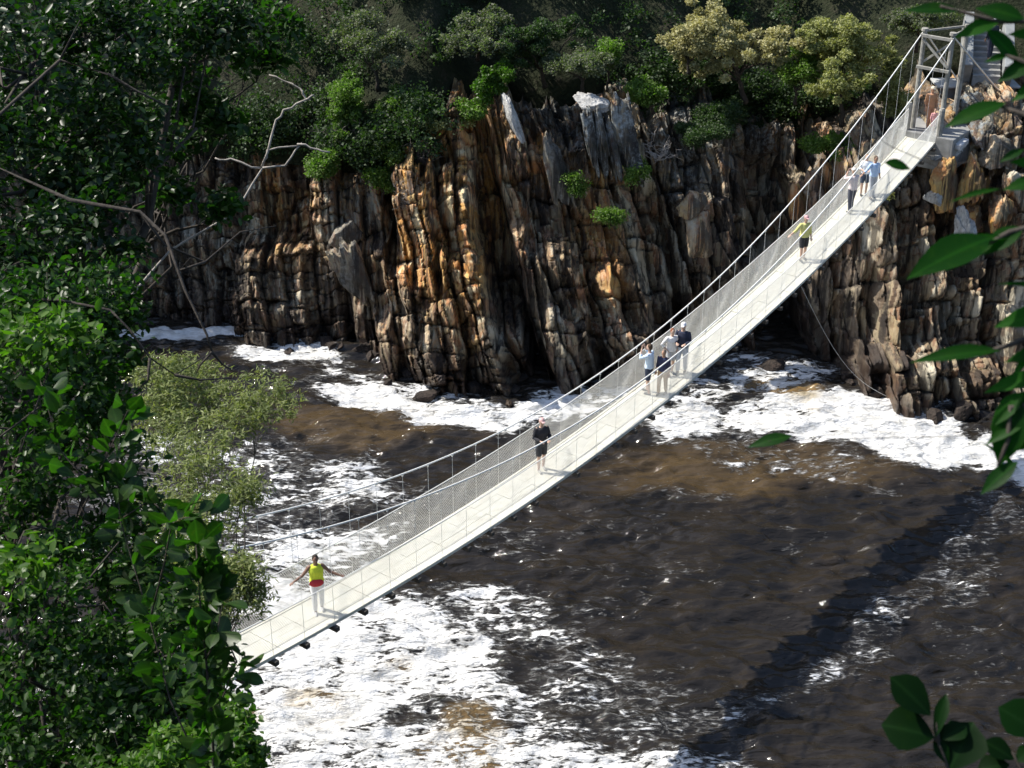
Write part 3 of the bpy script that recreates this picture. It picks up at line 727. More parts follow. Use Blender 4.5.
# ------------------------------------------------------------------ landing, steps behind the tower
TB = bp(S1 + 1.2, 0, 0); zl = zdeck(S1 + .35)
plat = empty('concrete_landing', (TB.x, TB.y, zl - 1.2), 'worn grey concrete landing under the bridge tower at the far bank', 'landing')
PO = plat.location.copy()
mb = MB(); M = Matrix.Rotation(-BAZ, 3, 'Z')
mb.box(bp(S1 + .9, .2, zl - .75) - PO, (2.4, 3.6, 1.4), M=M); mb.build('slab', CONC, plat, bevel=.04)
mb = MB(); mb.box(bp(S1 - .3, 1.15, zl - .35) - PO, (1.0, .8, .22), M=M @ Matrix.Rotation(.08, 3, 'X')); mb.build('apron', simple('pale_concrete', (.5, .5, .5), .9, .2, 4, .4, .02), plat, bevel=.03)
# flight of steps between two parapets, going up to the right
sp = at(986, 84, 11.4)
st = empty('concrete_steps', sp, 'grey concrete steps between two pale sloping side walls climbing behind the tower', 'steps')
ang = R(12)
M = Matrix.Rotation(-ang, 3, 'Z')
mb = MB()
for i in range(9): mb.box(M @ Vector((0, .35 + i * .3, -.6 + i * .17 + .2)), (1.15, .31, 1.4 + .0), M=M)
mb.build('flight', CONC, st, bevel=.012)
for k in (-1, 1):
    mb = MB(); a = M @ Vector((k * .85, .2, .3)); b = M @ Vector((k * .85, 3.0, 1.9))
    mb.bar(a, b, .4, 1.2); mb.build('side_wall', simple('pale_render', (.25, .26, .26), .9, .2, 3, .4, .03), st, bevel=.03)
wl = empty('retaining_wall', at(975, 88, 10.9), 'low grey concrete retaining wall below the steps, above the rubble', 'wall')
mb = MB(); mb.box((0, 0, -.3), (3.4, .5, .9)); mb.build('wall', CONC, wl, bevel=.03)
mb = MB(); mb.box((0, .1, .19), (3.6, 1.3, .1)); mb.build('coping', simple('light_concrete', (.46, .47, .47), .9, .2, 3, .4, .03), wl, bevel=.02)
person(sp + (M @ Vector((.1, 1.25, .75 + .0))), .1, 'person in dark clothes and white cap climbing the concrete steps behind the tower', 1.74, 'down', (.03, .035, .05), 2, ('trousers', (.03, .035, .06)), SKIN, (.1, .08, .06), hat=(.8, .82, .85), stride=.3)

# named rocks
def ry(px, py, Yd):
    v = (py - 384) / FPX; t = Yd / (cT - v * sT); return Vector((t * (px - 512) / FPX, Yd, CAMZ - t * (sT + v * cT)))
OLIVE = (.35, 0.0, .35)
rock('rock_slab', ry(357, 280, 59.7), (1.4, 1.0, 3.2), OLIVE, 'long grey slab leaning in the dark gully left of the orange cliff face', 'rock', 5, (0, R(-22), 0), .2, None, 3)
rock('rock_slab', ry(347, 235, 60.9), (1.1, .8, 1.6), OLIVE, 'small grey block wedged above the leaning slab in the gully', 'rock', 6, (0, R(30), 0), .3)
rock('boulder', ry(591, 106, 60.9), (1.5, 1.2, .8), WHITEROCK, 'whitish rounded boulder capping the grey slabs at the cliff top', 'rock', 7, (0, R(15), 0), .6)
for i, (px, py, w, h, lb) in enumerate([(592, 142, .5, 2.6, 'leftmost of the upright grey slabs at the cliff top, below the white boulder'), (602, 144, .5, 2.8, 'second upright grey slab from the left at the cliff top, below the white boulder'), (612, 147, .5, 2.7, 'third upright grey slab from the left at the cliff top, narrow'), (626, 138, 1.0, 3.6, 'broad pale grey slab, largest of the upright slabs at the cliff top')]):
    rock('rock_slab', ry(px, py, 59.9 + .1 * i), (w, .9, h), GREYROCK, lb, 'rock', 20 + i, (R(-12), R(-13), 0), .2, None, 4)
rock('rock_slab', ry(556, 168, 60.2), (.9, .7, 2.9), OLIVE, 'grey lichen spotted slab left of the upright cliff top slabs', 'rock', 31, (R(-12), R(-14), 0), .2, None, 5)
rock('rock_slab', ry(513, 118, 61.2), (.5, .6, 2.2), WHITEROCK, 'thin white rock blade leaning at the cliff top under a green bush', 'rock', 32, (R(-10), R(-22), 0), .2)
rock('boulder', ry(692, 205, 60.0), (1.2, 1.0, 1.0), TANROCK, 'flat topped brown boulder in the shaded cliff left of the hanging cable', 'rock', 33, (0, R(10), 0), .35)
rock('rock_slab', ry(700, 235, 59.7), (1.1, .9, 2.0), TANROCK, 'brown slab directly below the flat topped boulder in the shaded cliff', 'rock', 34, (0, R(-8), 0), .3)
rock('boulder', at(770, 366, .1), (1.2, .8, .6), WETROCK, 'dark wet boulder in white water under the bridge', 'rock', 35, (0, 0, 0), .5)
rock('boulder', at(905, 400, .2), (1.0, .8, 1.0), WETROCK, 'dark wet boulder at the foot of the right cliff, in the foam', 'rock', 36, (0, 0, .4), .5)
rock('boulder', at(962, 412, .15), (1.1, .8, .9), WETROCK, 'dark wet rock by the swirling foam at the right, beside the stay wire', 'rock', 37, (0, .2, .9), .5)
rock('boulder', at(365, 350, .1), (1.2, .8, .7), WETROCK, 'dark wet rock at the water line below the leaning slab', 'rock', 38, (0, .2, .9), .5)
rock('boulder', at(425, 396, .0), (1.3, .7, .5), WETROCK, 'low dark wet rock where foam meets the foot of the orange cliff', 'rock', 39, (0, 0, .3), .5)
# outcrop behind the bridge
for i, (px, py, w, h, m, lb) in enumerate([(797, 205, .7, 2.0, ORROCK, 'slim upright orange rock, leftmost of the outcrop behind the bridge netting'), (812, 196, .8, 2.2, TANROCK, 'tan upright rock, second from left in the outcrop behind the netting'),
        (828, 186, .9, 2.4, ORROCK, 'orange rock pillar in the middle of the outcrop behind the netting'), (842, 172, 1.0, 1.6, TANROCK, 'pinkish flat topped rock at the right of the outcrop behind the netting')]):
    rock('rock_pillar', ry(px, py, 61.6 + .1 * i), (w, .9, h), m, lb, 'rock', 50 + i, (0, R(-4), .2 * i), .3)
# wet rocks along the foot of the cliffs
rq_ = np.random.default_rng(8)
for i in range(26):
    px = rq_.uniform(235, 700) if i < 17 else rq_.uniform(830, 1000); x = PX(px)
    yy = float(np.interp(x, cx, V[:, 40, 1])) - rq_.uniform(.0, .9); sz = rq_.uniform(.25, .85)
    rock('boulder', (x, yy, rq_.uniform(-.05, .12)), (sz, sz * .8, sz * .7), WETROCK, 'small dark wet rock lying at the water line along the foot of the cliff', 'rock', 500 + i, (rq_.uniform(-.3, .3), rq_.uniform(-.3, .3), rq_.uniform(0, 3)), .35, 'small wet rocks along the cliff foot')
# jumble of boulders on top of the right-hand cliff
jl = ['whitish flat rock just right of the bridge end, below the end post', 'orange knobbly rock pillar below the flat white rock', 'orange brown rock right of the first orange pillar', 'rounded grey boulder under the dark green leaf', 'pinkish boulder right of the rounded grey boulder',
      'pale tan block on the upper right cliff edge', 'grey boulder below the retaining wall', 'small white rock between the two orange pillars', 'cracked tan boulder at the right frame edge', 'reddish block midway down the right cliff', 'pale upright rock among the hanging green leaves', 'grey rubble block nearest to the tower foot']
jj = [(950, 149, 1.9, .5, WHITEROCK, 58.2), (944, 182, 1.3, 2.3, ORROCK, 57.4), (972, 178, 1.1, 2.0, ORROCK, 57.5), (985, 135, 1.1, 1.1, GREYROCK, 58.6), (998, 152, 1.3, 1.3, TANROCK, 58.2),
      (1004, 112, 1.6, 1.6, TANROCK, 59.2), (970, 104, 1.3, .9, GREYROCK, 60.0), (935, 196, 1.0, .6, WHITEROCK, 57.2), (1022, 190, 1.4, 1.5, TANROCK, 57.3), (1003, 212, 1.1, 1.4, ORROCK, 56.8), (965, 232, .7, 2.0, WHITEROCK, 56.7), (952, 112, 1.1, .8, GREYROCK, 60.2)]
for i, (px, py, w, h, m, Yd) in enumerate(jj):
    rock('boulder', ry(px, py, Yd), (w, 1.0, h), m, jl[i], 'rock', 70 + i, (R(-6), R(random.uniform(-12, 8)), random.uniform(-.5, .5)), .15, None, 5)

# ------------------------------------------------------------------ foliage
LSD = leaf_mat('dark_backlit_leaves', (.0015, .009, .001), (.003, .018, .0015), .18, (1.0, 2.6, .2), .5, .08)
def leaf_template(kind):
    if kind == 'far':      # folded rhombus
        T = np.array([(0, 0, 0), (.5, .34, .1), (1, 0, 0), (.5, -.34, .1)]); F = np.array([[0, 1, 2, 3]])
    elif kind == 'narrow':
        T = np.array([(0, 0, 0), (.45, .12, .03), (1, 0, -.05), (.45, -.12, .03)]); F = np.array([[0, 1, 2, 3]])
    elif kind == 'oval':
        T = np.array([(0, 0, 0), (.28, .24, .06), (.68, .25, .05), (1, 0, -.06), (.68, -.25, .05), (.28, -.24, .06)])
        F = np.array([[0, 3, 2, 1], [0, 5, 4, 3]])
    else:                  # broad close leaf: outline, midrib, gentle curl
        n = 7; t = np.linspace(0, 1, n)
        if kind == 'obovate': w = np.array([0, .13, .22, .29, .31, .22, 0])
        else: w = np.array([0, .12, .19, .2, .165, .09, 0])
        mid = np.stack([t, 0 * t, -.18 * t ** 2 + .03], 1)
        lf = np.stack([t, w, -.18 * t ** 2 + .03 + .25 * w], 1); rt = lf * np.array([1, -1, 1])
        T = np.concatenate([mid, lf, rt]); F = []
        for i in range(n - 1): F.append([i, i + 1, n + i + 1, n + i]); F.append([i, 2 * n + i, 2 * n + i + 1, i + 1])
        F = np.array(F)
    return T, F
def rib_of(T):
    w = np.abs(T[:, 1]); return (w < 1e-6).astype(float) if len(T) > 6 else np.zeros(len(T))
def leaf_mesh(name, P, size, kind, mat, parent=None, up=.35, rg=rng, ax=None, twist=1.0, smooth=False, rnd=None):
    """P (n,3) leaf positions; size scalar or (n,)"""
    T, F = leaf_template(kind); n = len(P); size = np.broadcast_to(size, (n,)) * rg.uniform(.65, 1.25, n)
    d = rg.normal(size=(n, 3)) if ax is None else ax + rg.normal(size=(n, 3)) * .45
    if ax is None: d[:, 2] = d[:, 2] * .7 - .1
    d /= np.linalg.norm(d, axis=1, keepdims=True)
    nn = rg.normal(size=(n, 3)) * twist + np.array([0, 0, up * 3]); nn -= (nn * d).sum(1, keepdims=True) * d
    nn /= np.linalg.norm(nn, axis=1, keepdims=True) + 1e-9; s = np.cross(nn, d)
    B = np.stack([d, s, nn], 2)
    V = (np.einsum('nij,tj->nti', B, T) * size[:, None, None] + P[:, None, :]).reshape(-1, 3)
    FF = (F[None] + (np.arange(n) * len(T))[:, None, None]).reshape(-1, 4)
    r = rg.random(n) if rnd is None else rnd
    return raw_mesh(name, V, FF, mat, smooth, parent, attrs={'rnd': np.repeat(r, len(T)), 'rib': np.tile(rib_of(T), n)})
def puffs(cs, rads, n, k, pr, rg, shell=.0):
    """n leaf positions gathered in k puffs inside each ellipsoid (cs (m,3), rads (m,3))"""
    out = []; rn = []
    for c, r in zip(cs, rads):
        u = rg.normal(size=(k, 3)); u /= np.linalg.norm(u, axis=1, keepdims=True); rr = rg.random((k, 1)) ** (1 / 3) if not shell else shell + (1 - shell) * rg.random((k, 1))
        pc = np.array(c) + u * rr * np.array(r)
        i = rg.integers(0, k, n); g = rg.normal(size=(n, 3)); g /= np.linalg.norm(g, axis=1, keepdims=True); g *= rg.random((n, 1)) ** .5
        out.append(pc[i] + g * pr * (.5 + rg.random((k, 1))[i]) * np.array([1, 1, .75])); rn.append(np.clip(rg.random(k)[i] * .6 + rg.random(n) * .4, 0, 1))
    return np.concatenate(out), np.concatenate(rn)
def path(a, b, n=6, wob=.12, rg=rng, sag=0):
    a = Vector(a); b = Vector(b); L = (b - a).length; pts = [a]
    for i in range(1, n):
        f = i / n; pts.append(a.lerp(b, f) + Vector(rg.normal(size=3)) * wob * L * .35 + Vector((0, 0, sag * math.sin(math.pi * f))))
    return pts + [b]
def trunk_mesh(root, base, targets, r0, mat, rg, twigs=0, spread=.6, name='trunk', hub=.45):
    """tapered trunk from base with a limb to every crown centre and twigs inside the crown"""
    m = MB(); base = Vector(base)
    cen = sum((Vector(t) for t, _ in targets), Vector()) / len(targets)
    top = base.lerp(cen, hub); top.z = base.z + (cen.z - base.z) * hub
    tp = path(base, top, 6, .06, rg); rr = np.linspace(r0, r0 * .62, len(tp)); rr[0] = r0 * 1.25
    m.tube([p - base for p in tp], list(rr), 8)
    for t, rad in targets:
        t = Vector(t); st_ = tp[-1] if rg.random() < .6 else tp[-2]
        lp = path(st_, t, 6, .12, rg); m.tube([p - base for p in lp], list(np.linspace(r0 * .5, r0 * .14, len(lp))), 6)
        for _ in range(twigs):
            e = Vector(rg.normal(size=3)); e.normalize(); e = t + Vector([e[i] * rad[i] * .95 for i in range(3)])
            w = path(lp[-1 - int(rg.integers(0, 3))], e, 5, .14, rg); m.tube([p - base for p in w], list(np.linspace(r0 * .13, r0 * .03, len(w))), 5)
    return m.build(name, mat, root, smooth=True)
def tree(name, base, cl, n, k, pr, size, kind, mat, label, cat, seed, r0=.15, bark=BARK, twigs=4, group=None, up=.35, hub=.45, shell=0):
    """cl: list of (centre, (rx, ry, rz))"""
    rg = np.random.default_rng(seed); base = Vector(base)
    root = empty(name, base, label, cat, group)
    trunk_mesh(root, base, cl, r0, bark, rg, twigs, hub=hub)
    P, rn = puffs([np.array(c) for c, _ in cl], [r for _, r in cl], n, k, pr, rg, shell)
    leaf_mesh('crown', P - np.array(base), size, kind, mat, root, up, rg, rnd=rn)
    return root

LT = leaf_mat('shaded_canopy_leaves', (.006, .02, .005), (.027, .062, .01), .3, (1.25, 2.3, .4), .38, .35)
LG = leaf_mat('glossy_green_leaves', (.009, .028, .006), (.04, .09, .013), .36, (1.25, 2.3, .4), .4, .3)
LD = leaf_mat('dark_forest_leaves', (.018, .038, .014), (.055, .095, .03), .3, rough=.6)
LM = leaf_mat('mid_green_leaves', (.05, .1, .018), (.15, .235, .045), .35, rough=.55)
LY = leaf_mat('yellow_green_leaves', (.13, .16, .05), (.38, .4, .17), .35, (1.3, 1.4, .6), .6)
LC = leaf_mat('creamy_leaves', (.19, .2, .08), (.54, .52, .28), .3, (1.2, 1.2, .7), .6)  # palest, cream-toned leaf colour for two far crowns
LP = leaf_mat('pale_feathery_leaves', (.1, .14, .045), (.29, .34, .13), .4, (1.2, 1.3, .6), .6)
LB = leaf_mat('bright_green_leaves', (.035, .09, .012), (.1, .19, .025), .45, (1.2, 1.8, .35), .45)
LGR = leaf_mat('grey_green_leaves', (.07, .085, .05), (.17, .19, .12), .3, rough=.65)
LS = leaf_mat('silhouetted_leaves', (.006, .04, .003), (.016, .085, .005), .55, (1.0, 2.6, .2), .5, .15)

# forest mass on the far slope
rg = np.random.default_rng(77)
N = 330
fx = rg.uniform(-34, 36, N); fsd = rg.random(N) ** 1.2 * 17
fx = np.concatenate([fx, rg.uniform(-80, 80, 130)]); fsd = np.concatenate([fsd, rg.uniform(8, 60, 130)])
ry0 = np.interp(fx, cx, rimY) - .6
nr = 150
fr = rg.uniform(-26, 18, nr); fr = fr[~((fr > PX(425)) & (fr < PX(660)))]; nr = len(fr)
fx = np.concatenate([fx, fr]); fsd = np.concatenate([fsd, rg.uniform(-.9, .4, nr)]); ry0 = np.concatenate([ry0, np.interp(fr, cx, rimY) - .6])
keep = ~((fx > 16) & (fx < 24) & (fsd < 5.5))
fx, fsd, ry0 = fx[keep], fsd[keep], ry0[keep]
cs = np.stack([fx, ry0 + fsd, hill_z(fx, np.maximum(fsd, 0)) + .7 + .5 * rg.random(len(fx)) - 1.1 * (fsd < .4) * rg.random(len(fx))], 1)
sc = (.7 + .75 * rg.random(len(fx)))[:, None] * np.array([1.25, 1.1, .95]) * (1 + np.clip(fsd - 14, 0, 30) * .04)[:, None]
P, rn = puffs(cs, sc, 620, 16, .42, rg)
big = np.repeat(np.clip(1 + np.maximum(0, fsd - 14) * .06, 1, 3), 620)
forest = leaf_mesh('forest_undergrowth', P, .15 * big, 'far', LD, None, .2, rg, rnd=rn)
tag(forest, 'dense dark green forest covering the slope above the cliff', 'forest', kind='stuff')

def far_tree(px, py, Yd, w, h, mat, label, seed, n=2600, cat='tree', nl=5, size=.11, name='tree', twigs=3, bark=BARK, pr=.3):
    c = ry(px, py, Yd); rg = np.random.default_rng(seed)
    x, y = c.x + rg.uniform(-.3, .3), c.y + .6
    gzz = ground_far(x, y) if y > np.interp(x, cx, rimY) - .6 else c.z - h * .8
    base = Vector((x, y, min(gzz, c.z - h * .35) - .1)); cl = []
    for i in range(nl):
        a = rg.uniform(0, 2 * math.pi); q = .58 * math.sqrt(rg.random())
        cl.append((Vector((c.x + math.cos(a) * q * w / 2 * 1.3, c.y + math.sin(a) * q * w / 2, c.z + rg.uniform(-.28, .28) * h)), (w * .27, w * .25, h * .24)))
    return tree(name, base, cl, n, 11, pr, size, 'far', mat, label, cat, seed, r0=.05 + .03 * w / 2, bark=bark, twigs=twigs, up=.25)
far_tree(745, 38, 63.2, 5.8, 3.6, LC, 'broad cream tree on the slope above the shaded cliff', 201, 3600, nl=9, size=.13)
far_tree(694, 47, 62.4, 2.4, 1.5, LC, 'small cream branchy bush at the left edge of the broad cream tree', 202, 2600, nl=4)
far_tree(848, 62, 62.0, 4.6, 3.6, LY, 'rounded yellow green tree left of the bridge tower', 203, 4200, nl=9, size=.12)
far_tree(893, 85, 62.0, 1.7, 3.2, LY, 'narrow yellow green bush touching the left tower post', 204, 2600, nl=4)
far_tree(795, 70, 62.8, 2.0, 2.0, LM, 'dark green bush between the cream tree and the yellow green tree', 205, 2400, nl=4)
far_tree(578, 66, 62.6, 3.0, 1.5, LGR, 'grey green bush above the white boulder on the cliff top', 206, 2600, nl=5)
far_tree(612, 60, 62.8, 1.0, 1.8, LM, 'slim mid green sapling right of the grey green bush', 207, 2000, nl=3)
far_tree(492, 78, 62.4, 1.6, 2.0, LB, 'bright green bush on the cliff top beside the white rock blade', 208, 2200, nl=4)
far_tree(480, 28, 63.8, 3.0, 1.8, LGR, 'pale grey green tree high on the slope', 209, 2400, nl=5)
far_tree(372, 40, 63.4, 3.4, 2.2, LGR, 'greyish tree with open crown high on the slope at left', 210, 2400, nl=5)
far_tree(352, 112, 62.8, 2.6, 3.2, LM, 'leafy green bush hanging over the left part of the cliff', 211, 3000, nl=6)
far_tree(388, 150, 61.8, 1.8, 2.2, LM, 'creeper like green bush low over the gully', 212, 2400, nl=5, cat='bush')
far_tree(405, 95, 62.6, 2.6, 2.4, LM, 'leafy bush between the hanging green bush and the rim of the orange face', 224, 2600, nl=5, cat='bush')
far_tree(330, 165, 61.6, 1.8, 1.4, LM, 'green bush spilling over the rim right of the dead branch', 225, 1800, nl=4, cat='bush')
far_tree(700, 135, 61.4, 2.2, 1.0, LD, 'dark low bush hanging over the rim left of the cable', 226, 1700, nl=4, cat='bush')
far_tree(470, 105, 61.9, 1.6, .9, LM, 'small green bush on the rim left of the bright green bush', 227, 1400, nl=3, cat='bush')
far_tree(440, 118, 62.0, 2.4, 1.1, LY, 'low yellow green bush on the cliff edge above the orange face', 213, 2200, nl=4, cat='bush')
far_tree(385, 185, 61.2, 1.2, 1.4, LM, 'small green tuft drooping into the dark gully', 214, 1500, nl=3, cat='bush')
far_tree(540, 45, 64, 4.0, 2.4, LD, 'dark rounded tree on the slope above the centre of the cliff', 215, 2600, nl=6)
far_tree(650, 90, 62.6, 2.4, 1.4, LM, 'dark green bush right of the upright grey slabs', 216, 2200, nl=4, cat='bush')
far_tree(640, 168, 60.2, 1.8, .8, LM, 'flat green tuft growing on a ledge right of the broad grey slab', 217, 1400, nl=3, cat='bush', size=.1)
far_tree(610, 215, 58.8, 1.2, .9, LM, 'small green tuft in the middle of the cliff face', 218, 1100, nl=3, cat='bush', size=.09)
far_tree(575, 185, 59.6, 1.0, .9, LM, 'tiny green tuft below the grey slabs', 219, 800, nl=3, cat='bush', size=.09)
far_tree(826, 150, 61.6, 2.6, .9, LM, 'low green bush on the rock shelf behind the main cable', 220, 1800, nl=4, cat='bush')
far_tree(730, 120, 62.2, 3.6, 1.6, LD, 'dark bush in the shade beneath the broad cream tree', 221, 2200, nl=5, cat='bush')
far_tree(925, 20, 64.5, 3.6, 1.8, LGR, 'grey green tree on the slope behind the tower', 222, 2200, nl=5)
far_tree(885, 192, 58.2, .8, .6, LY, 'small yellow green plant under the bridge on the right cliff', 223, 700, nl=2, cat='plant', size=.08)
# bare bushes
def bare(px, py, Yd, w, h, label, seed, bark=PALEBARK, n=16, r=.02):
    rg = np.random.default_rng(seed); c = ry(px, py, Yd); root = empty('bare_bush', c, label, 'dead bush')
    m = MB()
    for i in range(n):
        e = Vector((rg.uniform(-w / 2, w / 2), rg.uniform(-.4, .2), rg.uniform(.1, h)))
        p = path((0, .2, -.3), e, 6, .22, rg); m.tube(p, list(np.linspace(r, r * .3, 7)), 5)
        for _ in range(3):
            q = p[int(rg.integers(3, 6))]; m.tube(path(q, q + Vector((rg.uniform(-.4, .4), rg.uniform(-.2, .2), rg.uniform(-.3, .35))), 4, .2, rg), [r * .5, r * .45, r * .4, r * .3, r * .2], 4)
    m.build('branches', bark, root); return root
bare(412, 205, 59.6, 1.8, 1.4, 'pale leafless bush clinging to the cliff left of the orange face', 301)
bare(345, 140, 61.8, 2.6, .9, 'brown leafless scrub below the hanging green bush', 302, TWIG)
bare(425, 160, 60.8, 2.0, 1.2, 'grey leafless scrub above the orange rock face', 303, TWIG)
bare(660, 155, 60.4, 1.8, 1.2, 'grey twiggy scrub on the ledge behind the broad grey slab', 304, PALEBARK)

# ---- near vegetation
# upper left canopy tree
def C(px, py, t, rx, ry_, dz): k = t / FPX; return (atd(px, py, t), (rx * k, dz, ry_ * k))
b = Vector((-4.6, 7.5, 0)); b.z = gz(b.x, b.y) - .2
cl = [C(40, 60, 10, 90, 90, 1.0), C(30, 180, 9.6, 90, 70, 1.0), C(140, 35, 10.5, 70, 55, .9), C(110, 130, 10, 50, 50, .8), C(205, 18, 11, 45, 26, .5), C(70, 240, 9.4, 70, 60, .8), C(-60, 120, 9.8, 90, 140, 1.2),
      C(-70, 300, 9.5, 90, 120, 1.2)]
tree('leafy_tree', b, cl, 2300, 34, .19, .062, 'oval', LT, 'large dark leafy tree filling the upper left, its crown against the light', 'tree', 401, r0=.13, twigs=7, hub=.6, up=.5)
b = Vector((-6.2, 9.3, 0)); b.z = gz(b.x, b.y) - .2
cl = [C(225, 30, 11.5, 40, 22, .4), C(250, 62, 11.6, 34, 14, .3), C(190, 95, 11.4, 40, 16, .3), C(275, 30, 11.7, 22, 18, .3), C(165, 150, 11.2, 26, 20, .3), C(215, 125, 11.3, 24, 8, .2), C(225, 205, 11.3, 18, 7, .2), C(190, 60, 11.4, 40, 20, .3), C(170, 190, 11.2, 20, 12, .2)]
tree('leafy_branch', b, cl, 260, 9, .13, .085, 'oval', LG, 'open airy branches with sparse leaves to the right of the large dark crown', 'branch', 408, r0=.035, twigs=6, hub=.86, up=.5)
b = Vector((-3.4, 6.3, 0)); b.z = gz(b.x, b.y) - .2
cl = [C(30, 330, 8, 70, 45, .7), C(90, 380, 8.2, 45, 40, .5), C(20, 430, 7.8, 70, 60, .8), C(110, 300, 8.6, 28, 28, .35), C(60, 500, 7.6, 80, 70, .8), C(-60, 450, 7.8, 80, 140, 1.0), C(130, 560, 8, 45, 60, .5)]
tree('leafy_shrub', b, cl, 1700, 26, .14, .05, 'oval', LG, 'mid green shrub with sunlit leaf tips below the large tree, at the left edge', 'shrub', 402, r0=.07, twigs=6, hub=.5)
b = Vector((-2.2, 5.6, 0)); b.z = gz(b.x, b.y) - .2
cl = [C(60, 600, 7, 110, 60, .6), C(150, 650, 7, 60, 55, .5), C(40, 700, 6.6, 110, 80, .7), C(150, 730, 6.6, 70, 60, .6), C(-70, 650, 6.8, 90, 140, .8), C(190, 700, 6.9, 36, 50, .35), C(60, 790, 6.4, 160, 60, .6), C(20, 730, 7.6, 90, 60, .5), C(100, 690, 7.8, 80, 60, .4)]
tree('leafy_shrub', b, cl, 2200, 30, .12, .042, 'oval', LG, 'dense dark green shrub filling the lower left corner', 'shrub', 403, r0=.06, twigs=6, hub=.5)
b = Vector((-3.9, 5.2, 0)); b.z = gz(b.x, b.y) - .2
cl = [C(25, 325, 7.2, 34, 16, .3), C(60, 338, 7.2, 20, 10, .2), C(-10, 350, 7.2, 30, 20, .3), C(20, 575, 6.4, 30, 14, .2)]
tree('sunlit_sapling', b, cl, 240, 12, .12, .06, 'oval', LB, 'slender sapling with sunlit bright green leaves against the dark crown at the left edge', 'sapling', 407, r0=.025, twigs=4)
b = Vector((-1.4, 5.0, 0)); b.z = gz(b.x, b.y) - .2
cl = [C(226, 736, 5.9, 22, 26, .2), C(205, 762, 5.8, 34, 24, .25), C(240, 768, 5.8, 20, 18, .2), C(150, 762, 5.7, 30, 20, .2)]
tree('bright_shrub', b, cl, 1300, 18, .07, .035, 'oval', LB, 'fresh bright green shrub tip at the bottom, right of the dark corner shrub', 'shrub', 404, r0=.03, twigs=5)
# rounded-leaf shoots
def shoot(name, pts, size, kind, mat, label, seed, per=3, r=.006, root_pt=None, bark=BARK, cat='shrub', gap=.05, side=.03):
    rg = np.random.default_rng(seed); base = Vector(root_pt); root = empty(name, base, label, cat)
    m = MB(); LP_ = []; AX = []
    for pl in pts:
        pl = [Vector(p) for p in pl]
        sub = 1.0 if (pl is pts[0] or (pl[0] - Vector(pts[0][0])).length < 1e-4) else .55
        m.tube([p - base for p in pl], list(np.linspace(r * sub, r * .3 * sub, len(pl))), 6)
        if per:
            L = sum((b_ - a_).length for a_, b_ in zip(pl[:-1], pl[1:])); n = max(2, int(L / gap))
            for i in range(n):
                f = .25 + .75 * i / (n - 1); ff = f * (len(pl) - 1); i0 = min(int(ff), len(pl) - 2); p = pl[i0].lerp(pl[i0 + 1], ff - i0); dd = (pl[i0 + 1] - pl[i0]).normalized()
                for _ in range(per):
                    v = Vector(rg.normal(size=3)); v = (v - dd * v.dot(dd)).normalized() + dd * .5; v.normalize()
                    LP_.append(p + v * side * rg.random() - base); AX.append(v)
    m.build('stem', bark, root, smooth=True)
    if per: leaf_mesh('foliage', np.array([tuple(p) for p in LP_]), size, kind, mat, root, .1, rg, ax=np.array([tuple(a) for a in AX]), smooth=True)
    return root
b = Vector((-1.0, 3.6, 0)); b.z = gz(b.x, b.y) - .1
hubp = atd(215, 800, 5.4)
sh = [[b, hubp, atd(212, 720, 5.3), atd(206, 660, 5.2), atd(200, 600, 5.2), atd(196, 545, 5.2)],
      [atd(206, 660, 5.2), atd(216, 640, 5.15), atd(222, 606, 5.1)], [atd(212, 720, 5.3), atd(226, 690, 5.3), atd(232, 668, 5.3)],
      [hubp, atd(170, 700, 5.4), atd(150, 620, 5.5), atd(120, 520, 5.5), atd(115, 450, 5.6)], [atd(150, 620, 5.5), atd(165, 560, 5.4), atd(172, 520, 5.3), atd(205, 515, 5.3)],
      [atd(120, 520, 5.5), atd(150, 500, 5.5), atd(185, 530, 5.4)], [atd(120, 520, 5.5), atd(100, 470, 5.6), atd(128, 410, 5.6)], [atd(120, 520, 5.5), atd(60, 450, 5.6), atd(40, 380, 5.6)]]
shoot('round_leaf_shrub', sh, .085, 'obovate', LG, 'shrub with large rounded dark leaves on thin upright stems in front of the river foam', 405, 3, .007, b, gap=.045, side=.05)
# bare branching limb over the river at left
b = Vector((-3.9, 7.0, 0)); b.z = gz(b.x, b.y) - .2
lb = [[b, atd(-80, 420, 8.6), atd(-40, 150, 8.8), atd(60, 60, 9), atd(110, 75, 9), atd(135, 90, 9), atd(165, 105, 9)],
      [atd(60, 60, 9), atd(80, 20, 9)],
      [b, atd(-80, 420, 8.6), atd(-40, 150, 8.8), atd(70, 200, 8.6), atd(140, 212, 8.6), atd(165, 235, 8.5), atd(185, 290, 8.4), atd(207, 335, 8.4), atd(212, 352, 8.4)],
      [atd(140, 212, 8.6), atd(165, 245, 8.7), atd(205, 262, 8.8), atd(240, 232, 9), atd(276, 226, 9.2)], [atd(205, 262, 8.8), atd(180, 270, 8.7), atd(190, 258, 8.8)],
      [atd(-60, 300, 8.5), atd(60, 300, 8.1), atd(110, 310, 8.0), atd(130, 330, 8.0), atd(150, 358, 8.0), atd(175, 375, 8.1), atd(212, 352, 8.4)],
      [atd(150, 358, 8.0), atd(148, 380, 8.0), atd(135, 392, 8.0)], [atd(175, 375, 8.1), atd(200, 380, 8.2), atd(235, 378, 8.3)], [atd(212, 352, 8.4), atd(222, 364, 8.5), atd(234, 372, 8.5)], [atd(212, 352, 8.4), atd(200, 365, 8.4), atd(196, 374, 8.4)]]
shoot('bare_limb', lb, .05, 'oval', LG, 'crooked leafless dark limb reaching over the left channel with forked twigs', 406, 0, .017, b, cat='branch')
